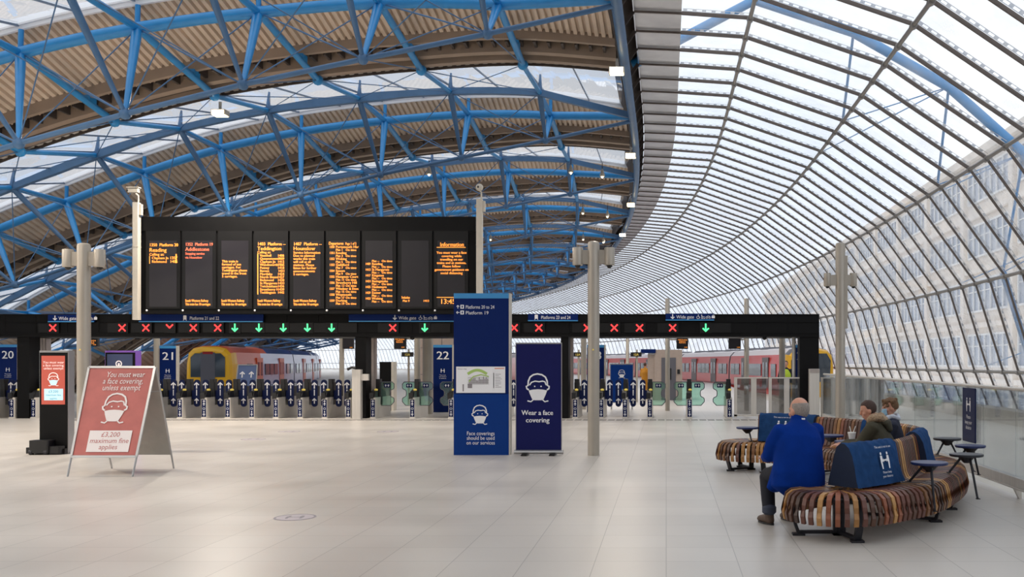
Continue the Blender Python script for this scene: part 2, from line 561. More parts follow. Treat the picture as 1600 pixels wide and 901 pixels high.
# ================================================================== STRUCTURE
# ------------------------------------------------------------------ floor
mb = MB()
mb.bbox(-150, 4.42, -14, 260, -0.3, 0.0)
tag(mb.build('floor', M_floor), kind='structure')
mb = MB()
rows = []
for i in range(58):
    s = -14 + 4.6 * i
    rows.append([hp(s, 4.44, -0.32), hp(s, 12.1, -0.32)])
mb.sweep(rows)
mb.bbox(4.421, 4.439, -14, 30, -0.34, -0.02)
tag(mb.build('floor_outer', mat('outer_floor', lin(196, 190, 178), 0.55, var=0.06, vscale=0.6)), kind='structure')
mb = MB()
rows = [[] for _ in range(4)]
for i in range(72):
    s = -10 + 3.6 * i
    for j, (x, z) in enumerate(((10.9, -0.32), (10.9, 0.12), (11.6, 0.12), (11.6, -0.32))):
        rows[j].append(hp(s, x, z))
mb.sweep(rows)
tag(mb.build('trim_1', M_kerb), kind='structure')
# ribbed drain strip in front of the gate line
mb = MB()
for i in range(96):
    x = -18.0 + 0.24 * i
    mb.bbox(x, x + 0.19, 27.55, 27.95, 0.0, 0.006)
tag(mb.build('trim_2', mat('floor_strip', lin(130, 126, 122), 0.5)), kind='structure')
# kerbs between the platforms and the tracks, low left side wall
mb = MB()
for i in range(40):
    s0, s1 = -12 + 4.5 * i, -12 + 4.5 * (i + 1)
    mb.add([hp(s0, -32.3, 0), hp(s1, -32.3, 0), hp(s1, -32.3, 1.2), hp(s0, -32.3, 1.2), hp(s0, -32.6, 0), hp(s1, -32.6, 0), hp(s1, -32.6, 1.2), hp(s0, -32.6, 1.2)],
           [(0, 1, 2, 3), (7, 6, 5, 4), (3, 2, 6, 7)])
tag(mb.build('wall_left', M_wallm), kind='structure')
mb = MB()
mb.bbox(-32.6, 12.4, -13.6, -13.2, 0.0, 12.0)
tag(mb.build('wall_back', M_wallm), kind='structure')

# ------------------------------------------------------------------ arched roof: profile and bays
ARCH = [(-32.6, -0.6), (-31.3, 0.9), (-29.6, 2.4), (-27.5, 3.8), (-25.3, 5.0), (-22.9, 6.14), (-20.45, 7.12), (-17.8, 8.13), (-15.2, 8.95),
        (-12.45, 9.53), (-9.6, 9.9), (-6.75, 10.12), (-3.95, 10.08), (-1.1, 9.71)]
NX = [-1.1, -3.95, -6.75, -9.6, -12.45, -15.2, -17.8, -20.45, -22.9, -25.3, -27.5, -29.6]
BOT = [(-29.6, 2.2), (-28.3, 2.75), (-25.0, 3.3), (-23.2, 3.7), (-21.3, 4.2), (-19.0, 4.95), (-16.7, 5.75), (-14.3, 6.5), (-11.95, 7.15), (-9.35, 7.8), (-6.7, 8.36), (-3.95, 8.92), (-1.1, 9.55)]
BX = [-1.1, -3.95, -6.7, -9.35, -11.95, -14.3, -16.7, -19.0, -21.3, -23.2, -25.0, -28.3]
_fine = []
for i in range(len(ARCH) - 1):          # smooth the profile (Catmull-Rom on the node heights)
    p0 = ARCH[max(0, i - 1)]; p1 = ARCH[i]; p2 = ARCH[i + 1]; p3 = ARCH[min(len(ARCH) - 1, i + 2)]
    for k in range(6):
        t = k / 6
        _fine.append(tuple(0.5 * (2 * p1[j] + (p2[j] - p0[j]) * t + (2 * p0[j] - 5 * p1[j] + 4 * p2[j] - p3[j]) * t * t + (-p0[j] + 3 * p1[j] - 3 * p2[j] + p3[j]) * t ** 3) for j in (0, 1)))
_fine.append(ARCH[-1])
def az(x): return interp(_fine, x)
DROP = [(-33, 0.0), (-15.2, 0.0), (-12.45, 0.14), (-9.6, 0.2), (-6.75, 0.25), (-3.95, 0.44), (-1.1, 0.6)]
def dr(x): return interp(DROP, x)       # the gutters sag less towards the valley

PITCH, FIRST = 10.2, 21.2
NB0, NB1 = -3, 16
D = {k: FIRST + PITCH * k for k in range(NB0, NB1 + 1)}
XA, XB = -32.4, -1.35
arcx = [XA + (XB - XA) * i / 60 for i in range(61)]
def arc_box(mb, s0, s1, z0, z1, m=0, low=False):
    """a beam of rectangular section that follows the arch"""
    rows = [[], [], [], []]
    for x in arcx:
        z = az(x) + (dr(x) if low else 0)
        rows[0].append(hp(s0, x, z + z0)); rows[1].append(hp(s1, x, z + z0))
        rows[2].append(hp(s1, x, z + z1)); rows[3].append(hp(s0, x, z + z1))
    mb.sweep(rows + [rows[0]], m)

win_n = 0
for k in range(NB0, NB1):
    d = D[k]
    # corrugated deck, falling away from the camera
    mb = MB()
    s0, s1 = d + 1.55, d + 4.52
    z0, z1 = 0.62, -0.20
    pr = []
    x = XA
    while x < XB:
        pr += [(x, 0.0), (x + 0.095, 0.0), (x + 0.115, 0.085), (x + 0.165, 0.085)]
        x += 0.185
    mb.sweep([[hp(s0, px, az(px) + z0 + dz) for px, dz in pr], [hp(s1, px, az(px) + dr(px) + z1 + dz) for px, dz in pr]])
    deck = mb.build('ceiling', M_deck)
    tag(deck, kind='structure')
    # dark closing strip above the deck so no sky shows, edge trims, gutter beams
    mb = MB()
    mb.sweep([[hp(s0 - 0.05, x, az(x) + 0.76) for x in arcx], [hp(s1 + 0.2, x, az(x) + dr(x) + 0.0) for x in arcx], [hp(s1 + 1.2, x, az(x) + dr(x) - 0.25) for x in arcx]], 1)
    arc_box(mb, s0 - 0.06, s0 + 0.02, 0.60, 0.70, 2)
    arc_box(mb, s1 - 0.50, s1 - 0.36, -0.34, -0.02, 0, True)
    xx = XA
    while xx < XB:                         # slots under the end of the deck
        z = az(xx) + dr(xx)
        mb.add([hp(s1 - 0.3, xx, z - 0.36), hp(s1 + 0.15, xx, z - 0.36), hp(s1 + 0.15, xx, z + 0.0), hp(s1 - 0.3, xx, z + 0.0),
                hp(s1 - 0.3, xx + 0.07, z - 0.36), hp(s1 + 0.15, xx + 0.07, z - 0.36), hp(s1 + 0.15, xx + 0.07, z), hp(s1 - 0.3, xx + 0.07, z)],
               [(0, 1, 2, 3), (7, 6, 5, 4), (0, 4, 5, 1), (3, 7, 4, 0), (1, 5, 6, 2)], 1)
        xx += 0.37
    arc_box(mb, s1 + 0.15, s1 + 0.42, -0.48, -0.08, 0, True)
    arc_box(mb, s1 + 0.42, s1 + 0.62, -0.42, -0.10, 1, True)
    arc_box(mb, s1 + 0.62, s1 + 0.85, -0.56, -0.30, 0, True)
    arc_box(mb, s1 + 0.88, s1 + 0.94, -0.54, -0.38, 1, True)
    arc_box(mb, s1 + 1.28, s1 + 1.34, -0.50, -0.40, 1, True)
    mb.build('gutter', [M_gutter, M_gutdark, M_white], deck)
    mb = MB()
    pr = []
    x = XA
    while x < XB:
        pr += [(x, 0.0), (x + 0.12, 0.0), (x + 0.15, 0.06), (x + 0.22, 0.06)]
        x += 0.25
    mb.sweep([[hp(s1 + 0.92, px, az(px) + dr(px) - 0.46 + dz) for px, dz in pr], [hp(s1 + 1.32, px, az(px) + dr(px) - 0.44 + dz) for px, dz in pr]])
    mb.build('eaves_sheet', M_decklit, deck)
    # skylight between this deck and the next
    win_n += 1
    g0, g1 = s1 + 1.34, d + PITCH + 1.5
    root = tag(empty('window_%d' % win_n), kind='structure')
    mb = MB()
    mb.sweep([[hp(g0, x, az(x) + dr(x) - 0.42) for x in arcx], [hp(g1, x, az(x) + 0.74) for x in arcx]])
    mb.build('pane', M_sky, root)
    mb = MB()
    for i, x in enumerate(NX[:-1]):
        for xo in (0, (NX[i + 1] - x) / 2):
            X = x + xo - 0.12
            mb.beam(hp(g0, X, az(X) + dr(X) - 0.45), hp(g1, X, az(X) + 0.71), 0.05 if not xo else 0.03, 0.05)
    arc_box(mb, g1 - 0.04, g1 + 0.02, 0.70, 0.75, 1)
    mb.build('frame', [M_rod, M_white], root)

# ------------------------------------------------------------------ glazed side: curved gridshell on the right
GP = [(-0.80, 10.37), (0.38, 10.32), (2.08, 10.20), (5.41, 9.06), (8.40, 7.03), (10.37, 4.32), (11.30, 1.36), (11.95, -0.33)]
BAR0, BSTEP = 23.8 - 1.4 * 24, 1.4
NBAR = 185
bars = [BAR0 + BSTEP * i for i in range(NBAR)]
def gnormal(i):
    (x0, z0), (x1, z1) = GP[i], GP[i + 1]
    n = V(-(z1 - z0), 0, x1 - x0)      # points out of the hall (up / right)
    return n.normalized()
fs_ = bars
root = tag(empty('wall_valley'), kind='structure')
mb = MB()
(x0, z0), (x1, z1) = GP[0], GP[1]
mb.sweep([[hp(s, x0, z0 + 0.03) for s in fs_], [hp(s, x1, z1 + 0.03) for s in fs_]], 0)
mb.sweep([[hp(s, x0 - 0.02, z0 - 0.05) for s in fs_], [hp(s, x0 - 0.02, z0 + 0.35) for s in fs_]], 1)
for s in fs_:
    mb.beam(hp(s, x0, z0 - 0.01), hp(s, x1, z1 - 0.01), 0.05, 0.05, mat=1)
mb.build('metal_panel', [M_panel, M_bar], root)
mb = MB()                               # dark valley gutter between deck and glass, with brackets
mb.sweep([[hp(s, -1.35, 10.15) for s in fs_], [hp(s, -0.82, 10.72) for s in fs_]], 0)
mb.sweep([[hp(s, -1.35, 10.15) for s in fs_], [hp(s, -1.6, 10.6) for s in fs_]], 0)
for s in fs_:
    for q in (0, ):
        mb.beam(hp(s + q, -1.15, 9.9), hp(s + q, -0.82, 10.36), 0.06, 0.10, mat=0)
mb.build('valley_gutter', [M_gutdark], root)
mb = MB()
mb.tube([hp(s, -1.1, 9.6) for s in fs_], 0.13, 10)
mb.build('valley_tube', M_bluedark, root, smooth=True)

for i in range(1, 7):
    (x0, z0), (x1, z1) = GP[i], GP[i + 1]
    win_n += 1
    root = tag(empty('window_%d' % win_n), kind='structure')
    n = gnormal(i)
    o = 0.05
    mb = MB()
    mb.sweep([[hp(s, x0 + n.x * o, z0 + n.z * o) for s in fs_], [hp(s, x1 + n.x * o, z1 + n.z * o) for s in fs_]])
    mb.build('pane', M_glass if i < 4 else M_lowglass, root)
    mb = MB()
    for s in fs_:
        a, b = hp(s, x0, z0), hp(s, x1, z1)
        mb.beam(a, b, 0.048, 0.085, up=(0, 1, 0) if i > 3 else (0, 0, 1))
    mb.build('frame', M_bar, root)
    # slotted aluminium strip lying against every bar
    mb = MB()
    L = math.hypot(x1 - x0, z1 - z0)
    nd = max(4, int(L / 0.24))
    for s in fs_:
        if s < 10 or s > 75: continue
        def q(t, ds): return hp(s + ds, x0 + (x1 - x0) * t + n.x * 0.02, z0 + (z1 - z0) * t + n.z * 0.02)
        for a, b in ((-0.09, -0.13), (-0.245, -0.285)):
            mb.add([q(0.02, a), q(0.98, a), q(0.98, b), q(0.02, b)], [(0, 1, 2, 3)])
        for j in range(nd):
            t0, t1 = 0.02 + 0.96 * j / nd, 0.02 + 0.96 * (j + 0.42) / nd
            mb.add([q(t0, -0.13), q(t1, -0.13), q(t1, -0.245), q(t0, -0.245)], [(0, 1, 2, 3)])
    mb.build('slotted_strip', M_clip, root)
root = tag(empty('trim_3'), kind='structure')
for i in range(2, 7):
    mb = MB()
    x, z = GP[i]
    mb.tube([hp(s, x, z - 0.02) for s in fs_], 0.055, 8)
    for s in fs_:
        if s < 70:
            mb.tube([hp(s - 0.07, x, z - 0.03), hp(s + 0.07, x, z - 0.03)], 0.085, 8)
    mb.build('rail', M_spine, root, smooth=True)

# ------------------------------------------------------------------ blue roof trusses (one object per arch)
ORD = {0: 'nearest of all, crossing the top left', 1: 'second nearest, just behind the departure board',
       2: 'third nearest, beyond the gate line', 3: 'fourth from the camera', 4: 'fifth from the camera', 5: 'sixth from the camera',
       6: 'seventh from the camera, far down the platforms', 7: 'eighth from the camera, far down the platforms', 8: 'ninth from the camera, far down the platforms',
       9: 'tenth from the camera, far down the platforms', 10: 'last one before the hall bends out of sight'}
def make_truss(k):
    d = D[k]
    far = k > 4
    nseg = 6 if far else 10
    root = thing('roof_truss', 'blue tubular steel roof truss, ' + ORD[k], 'roof truss', hp(d, -29.6, 0), 0, 'blue roof trusses')
    inv = Matrix.Translation(-root.location)
    def fin(mb, name, m, smooth=True):
        mb.v = [tuple(V(p) - root.location) for p in mb.v]
        return mb.build(name, m, root, smooth=smooth)
    top = lambda i, side: hp(d + (0 if i == 0 else 1.4 * side), NX[i], az(NX[i]))
    bot = lambda i: hp(d, BX[i], interp(BOT, BX[i]))
    N = len(NX)
    # near chord: a flat box member; far chord: a round tube
    mb = MB()
    xs = []
    for i in range(1, N):
        for j in range(4):
            t = j / 4
            xs.append(NX[i] + (NX[min(i + 1, N - 1)] - NX[i]) * t)
    pts = [top(0, 1)] + [hp(d - 1.4, x, az(x)) for x in xs]
    rows = [[], [], [], []]
    for q, p in enumerate(pts):
        hgt = 0.20 if q % 12 < 8 else 0.25
        w = 0.09
        rows[0].append(p + V(0, -w, hgt / 2)); rows[1].append(p + V(0, w, hgt / 2)); rows[2].append(p + V(0, w, -hgt / 2)); rows[3].append(p + V(0, -w, -hgt / 2))
    mb.sweep(rows + [rows[0]])
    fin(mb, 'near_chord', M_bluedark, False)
    mb = MB()
    mb.tube([top(0, 1)] + [hp(d + 1.4, x, az(x)) for x in xs], 0.14, nseg)
    fin(mb, 'far_chord', M_blue)
    mb = MB()
    mb.tube([bot(i) for i in range(N)], 0.06, nseg)
    for i in range(1, N):
        mb.ball(bot(i), 0.13, n=8, m=5)
    fin(mb, 'bottom_chord', M_bluedark)
    for i in range(1, N):
        for side in (-1, 1):
            mb = MB()
            a, b = top(i, side), bot(i)
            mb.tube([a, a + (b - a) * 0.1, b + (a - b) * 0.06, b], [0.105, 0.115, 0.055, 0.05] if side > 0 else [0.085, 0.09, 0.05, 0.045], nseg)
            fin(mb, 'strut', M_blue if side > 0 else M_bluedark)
        mb = MB()
        mb.tube([top(i, -1), top(i, 1)], 0.085, nseg)
        fin(mb, 'cross_tube', M_blue)
        # purlin: from the far chord down to the gutter, then up to the next truss
        mb = MB()
        x, z = NX[i], az(NX[i])
        kink = hp(d + 5.25, x, z + dr(x) - 0.66)
        mb.tube([top(i, 1), kink], 0.09, nseg)
        mb.ball(kink, 0.15, n=8, m=5)
        mb.box(hp(d + 4.15, x, z + dr(x) * 0.7 - 0.38), (0.14, 0.3, 0.24))
        nxt = hp(d + PITCH - 1.4, x, z)
        mb.tube([kink, nxt], 0.07, nseg)
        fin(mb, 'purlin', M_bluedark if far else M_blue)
        # short posts up to the roof
        mb = MB()
        mb.tube([top(i, -1), top(i, -1) + V(0, 0.1, 0.6)], [0.08, 0.03], nseg)
        fin(mb, 'roof_post', M_bluedark)
        mb = MB()
        mb.tube([top(i, 1), top(i, 1) + V(0, 0.02, 0.55)], 0.06, nseg)
        fin(mb, 'roof_post', M_blue)
    mb = MB()
    r = 0.015 if not far else 0.016
    for i in range(1, N - 1):
        mb.tube([bot(i), top(i + 1, 1)], r * 1.4, 5)
        mb.tube([bot(i), top(i + 1, -1)], r, 5)
        mb.tube([bot(i + 1), top(i, 1)], r, 5)
        mb.tube([bot(i + 1), top(i, -1)], r, 5)
        x0, x1 = NX[i], NX[i + 1]
        mb.tube([hp(d + 5.25, x0, az(x0) + dr(x0) - 0.66), hp(d + PITCH - 1.4, x1, az(x1))], 0.014, 4)
        mb.tube([hp(d + 5.25, x1, az(x1) + dr(x1) - 0.66), hp(d + PITCH - 1.4, x0, az(x0))], 0.014, 4)
    for i in range(1, N):
        x, z = NX[i], az(NX[i])
        mb.tube([bot(i), hp(d + 5.25, x, z + dr(x) - 0.66)], r, 5)
    fin(mb, 'tie_rod', M_bluedark)
    # bowstring outside the glass
    if k == 1:
        mb = MB()
        arc = [(-1.0, 10.4), (2.6, 12.3), (5.5, 11.35), (8.3, 9.75), (10.5, 7.8), (12.0, 5.4), (12.75, 2.8), (12.8, -0.4)]
        for so in (-3.2, ):
            mb.tube([hp(d + so, x, z) for x, z in arc], 0.15 if k == 1 else 0.09, nseg)
        inn = [(5.41, 9.3), (8.45, 7.25), (10.55, 4.45), (11.5, 1.4), (12.0, -0.3)]
        mb.tube([hp(d - 0.6, x + 0.25, z + 0.1) for x, z in inn[2:]], 0.11, nseg)
        for (x, z), (x2, z2) in zip(arc[2:], inn):
            for so in (-3.2, ):
                mb.tube([hp(d + so, x, z), hp(d - 0.6, x2 + 0.25, z2 + 0.1)], 0.045, 6)
        for (x, z), (x2, z2) in zip(arc[3:], inn):
            mb.tube([hp(d - 3.2, x, z), hp(d - 0.6, x2 + 0.25, z2 + 0.1)], 0.02, 5)
            mb.tube([hp(d - 3.2, x, z), hp(d + 4.0, x2 + 0.3, z2 + 0.1)], 0.02, 5)
        fin(mb, 'outer_bowstring', M_blue)
    return root
for k in range(0, 11):
    make_truss(k)

# ------------------------------------------------------------------ stone office building beyond the glass
root = thing('office_building', 'pale stone office building with rows of white-framed windows seen through the glass side', 'building', (20, 20, -3))
BL, BH = 175.0, 18.0
mb = MB()
mb.bbox(0.0, 12, -12, BL, 0, BH)
for f in range(5):
    z = 0.6 + 3.5 * f
    mb.bbox(-0.25, 0, -12, BL, z + 2.75, z + 3.05)
for i in range(21):
    y = -10 + 9.0 * i
    mb.bbox(-0.3, 0, y - 0.35, y + 0.35, 0, BH - 0.6)
mb.bbox(-0.6, 0, -12, BL, BH - 0.5, BH)
mb.build('wall', M_stone, root)
mf, mp = MB(), MB()
y0, z0, w, h = 0.7, 0.9, 7.6, 2.0
for z in (0, h):
    mf.bbox(-0.12, 0.02, 0, w, z - 0.06, z + 0.06)
for j in range(8):
    mf.bbox(-0.12, 0.02, j * w / 7 - 0.07, j * w / 7 + 0.07, 0, h)
mf.bbox(-0.08, 0.02, 0, w, h * 0.62, h * 0.62 + 0.07)
mp.bbox(-0.04, 0.0, 0, w, 0, h)
proto = None
for f in range(5):
    for i in range(20):
        if proto is None:
            fr = mf.build('window', M_winframe, root)
            pn = mp.build('pane', M_winglass, fr)
            proto = fr
        else:
            fr = proto.copy(); COL.objects.link(fr); fr.parent = root
            p2 = pn.copy(); COL.objects.link(p2); p2.parent = fr
        fr.location = (0, -10 + 9.0 * i + 0.7, 0.9 + 3.5 * f)

# ================================================================== OBJECTS
def X(px, d): return (px - CX) * d / FPX
def Z(py, d): return CAM_H + (CY - py) * d / FPX

# ------------------------------------------------------------------ gate line gantry
GD = 28.5                                 # station of the gantry's front face
gx0, gx1 = -21.5, X(1280, GD)
gz0, gz1 = Z(526, GD), Z(490.5, GD)
root = thing('gate_gantry', 'long black overhead gantry carrying the lane lights above the ticket gates', 'gantry', (0, GD, 0))
mb = MB()
mb.bbox(gx0, gx1, 0.0, 2.0, gz0, gz1)
mb.bbox(gx0, gx1, -0.02, 0.0, gz0 + 0.10, gz0 + 0.12)
mb.bbox(gx0, gx1, -0.03, 0.0, gz1 - 0.03, gz1)
mb.bbox(gx0, gx1, -0.02, 0.0, gz0 + 0.43, gz0 + 0.445)
for i in range(28):
    x = gx0 + 0.93 * i
    mb.bbox(x, x + 0.012, -0.012, 0.0, gz0 + 0.12, gz1 - 0.03)
mb.build('header', M_black, root)
for a, b, steel in ((25, 44, 71), (554, 571, 585), (876, 888, 895), (1250, 1280, None)):
    mb = MB()
    mb.bbox(X(a, GD), X(b, GD), 0.05, 0.55, 0, gz0)
    mb.build('post', M_black, root)
    if steel:
        mb = MB()
        x0, x1 = X(b, GD + 1.65), X(steel, GD + 1.65)
        n = max(2, int((x1 - x0) / 0.09))
        for i in range(n):
            w = (x1 - x0) / n
            mb.bbox(x0 + i * w, x0 + i * w + w * 0.86, 1.65, 1.95, 0, gz0)
        mb.bbox(x0, x1, 1.68, 1.93, 0, gz0)
        mb.build('ribbed_casing', M_steelpink, root)
mb = MB()
mb.tube([(X(1243, GD), 0.4, 0), (X(1243, GD), 0.4, gz0)], 0.055, 10)
mb.build('side_tube', M_steel, root, smooth=True)
mb = MB()
for px in (1196, 640):
    mb.ball((X(px, GD), 0.3, gz0 - 0.02), 0.07, n=10, m=6)
mb.build('dome_camera', M_black2, root, smooth=True)

def cross(mb, fr, a, b, h, m=0, half=False):
    w = h * 0.2
    for s in (-1, 1):
        p = [(-h / 2, s * -h / 2), (h / 2, s * h / 2)]
        if half: p = [(-h / 2, h / 2), (0, 0)] if s < 0 else [(h / 2, h / 2), (0, 0)]
        stroke(mb, fr, [(a + q[0], b + q[1]) for q in p], w, m, 0.012)
    if half: stroke(mb, fr, [(a, b), (a, b - h * 0.1)], w, m, 0.012)

LANES = [(85, 'x'), (193, 'x'), (230, 'x'), (267, 'y'), (304, 'x'), (342, 'x'), (368.5, 'g'), (406, 'g'), (444, 'g'), (481.6, 'g'), (519.3, 'g'), (614.7, 'x'), (664.5, 'g'),
         (804, 'x'), (842.5, 'x'), (918, 'x'), (960, 'x'), (999.5, 'x'), (1051, 'x'), (1102.6, 'g')]
xi = gi = 0
ords = ['first', 'second', 'third', 'fourth', 'fifth', 'sixth', 'seventh', 'eighth', 'ninth', 'tenth', 'eleventh', 'twelfth', 'thirteenth', 'fourteenth']
zl = Z(512, GD)
for px, kd in LANES:
    side = 1 if kd == 'g' else -1
    if kd == 'g':
        gi += 1; lab = 'lane light with a green down arrow on the gantry, %s green one from left' % ords[gi - 1]
    elif kd == 'y':
        xi += 1; lab = 'lane light on the black gantry whose red cross is only half lit'
    else:
        xi += 1; lab = 'lane light with a red cross on the gantry, %s red one from left' % ords[xi - 1]
    r = thing('lane_light', lab, 'lane light', (X(px, GD), GD - 0.034, zl), 0, 'lane lights on the gantry')
    mb = MB()
    mb.bbox(-0.17, 0.17, -0.03, 0, -0.155, 0.155)
    a, b = sorted((side * 0.17, side * 0.75 if side > 0 else side * 0.45))
    mb.bbox(a, b, -0.014, 0, -0.14, 0.14)
    mb.build('housing', [M_screenfr, M_screen], r)
    fr = Frame((0, -0.03, 0), (1, 0, 0), (0, 0, 1))
    mb = MB()
    if kd == 'g':
        arrow(mb, fr, 0, 0, 0.25, 180, 0, 0.004)
        mb.build('green_arrow', M_ledg, r)
    else:
        cross(mb, fr, 0, 0, 0.2, 0, kd == 'y')
        mb.build('red_cross', M_ledr, r)

def train_icon(mb, fr, a, b, h, m):
    poly(mb, fr, [(a - .32 * h, b - .3 * h), (a + .32 * h, b - .3 * h), (a + .32 * h, b + .4 * h), (a + .2 * h, b + .5 * h), (a - .2 * h, b + .5 * h), (a - .32 * h, b + .4 * h)], m, 0.006)
    for s in (-1, 1):
        stroke(mb, fr, [(a + s * .15 * h, b - .3 * h), (a + s * .34 * h, b - .52 * h)], .1 * h, m, 0.006)

def access_icons(mb, fr, a, b, h, m):
    # wheelchair
    disc(mb, fr, a, b + .38 * h, .1 * h, m, 0.006, 8)
    stroke(mb, fr, [(a, b + .28 * h), (a, b), (a + .25 * h, b), (a + .36 * h, b - .36 * h)], .11 * h, m, 0.006)
    stroke(mb, fr, [(a - .08 * h + .3 * h * math.cos(t), b - .18 * h + .3 * h * math.sin(t)) for t in [2 + k * .55 for k in range(8)]], .09 * h, m, 0.006)
    a += 1.05 * h                            # pushchair
    disc(mb, fr, a - .3 * h, b + .38 * h, .1 * h, m, 0.006, 8)
    stroke(mb, fr, [(a - .3 * h, b + .28 * h), (a - .22 * h, b - .1 * h), (a - .3 * h, b - .5 * h)], .12 * h, m, 0.006)
    stroke(mb, fr, [(a - .2 * h, b + .12 * h), (a + .05 * h, b - .05 * h), (a + .4 * h, b - .05 * h)], .1 * h, m, 0.006)
    for q in (0, .35): disc(mb, fr, a + q * h, b - .38 * h, .11 * h, m, 0.006, 8)
    a += 1.2 * h                             # bicycle
    for q in (-.32, .32):
        stroke(mb, fr, [(a + q * h + .22 * h * math.cos(k * math.pi / 5), b - .2 * h + .22 * h * math.sin(k * math.pi / 5)) for k in range(10)], .08 * h, m, 0.006, True)
    stroke(mb, fr, [(a - .32 * h, b - .2 * h), (a - .1 * h, b + .18 * h), (a + .2 * h, b + .18 * h), (a + .32 * h, b - .2 * h)], .08 * h, m, 0.006)
    a += 1.15 * h                            # suitcase
    rect(mb, fr, a - .36 * h, a + .36 * h, b - .36 * h, b + .2 * h, m, 0.006)
    stroke(mb, fr, [(a - .14 * h, b + .2 * h), (a - .14 * h, b + .38 * h), (a + .14 * h, b + .38 * h), (a + .14 * h, b + .2 * h)], .09 * h, m, 0.006)

def gantry_sign(px0, px1, py0, py1, body, txt_px, kind, label):
    d = GD - 0.10
    x0, x1, z0, z1 = X(px0, d), X(px1, d), Z(py1, d), Z(py0, d)
    r = thing('lane_sign', label, 'sign', ((x0 + x1) / 2, d, z0), 0, 'blue signs along the top of the gantry')
    w, h = (x1 - x0) / 2, z1 - z0
    mb = MB()
    mb.bbox(-w, w, 0, 0.06, 0, h, 0)
    mb.bbox(-w, w, -0.006, 0, 0, 0.03, 1)
    mb.build('board', [M_navy, M_bluel], r)
    mb = MB()
    fr = Frame((X(txt_px, d) - (x0 + x1) / 2, 0, h * 0.5), (1, 0, 0), (0, 0, 1))
    s = 0.155
    if kind == 'train':
        train_icon(mb, fr, 0, 0.01, 0.15, 0)
        text(mb, fr, body, 0.14, -0.045, s * 0.9, 0, width=0.87)
    else:
        arrow(mb, fr, 0, 0.01, 0.15, 180, 0)
        text(mb, fr, body, 0.11, -0.045, s * 0.9, 0, width=0.52)
        access_icons(mb, fr, 0.11 + 0.52 + 0.13, 0.01, 0.13, 0)
    mb.build('lettering', M_white, r)
gantry_sign(75, 147, 491.5, 503, 'Wide gate', 86, 'wide', 'short blue wide gate sign on the gantry behind the leftmost pole')
gantry_sign(217, 411, 491, 503, 'Platforms 21 and 22', 289, 'train', 'long blue sign for platforms 21 and 22 under the departure board')
gantry_sign(545, 735, 490.5, 502.5, 'Wide gate', 617, 'wide', 'long blue wide gate sign running behind the tall blue information totem')
gantry_sign(825, 903, 490, 501.5, 'Platforms 23 and 24', 838, 'train', 'blue sign for platforms 23 and 24 on the gantry')
gantry_sign(1040, 1116, 489.5, 500.5, 'Wide gate', 1051, 'wide', 'short blue wide gate sign near the right end of the gantry')

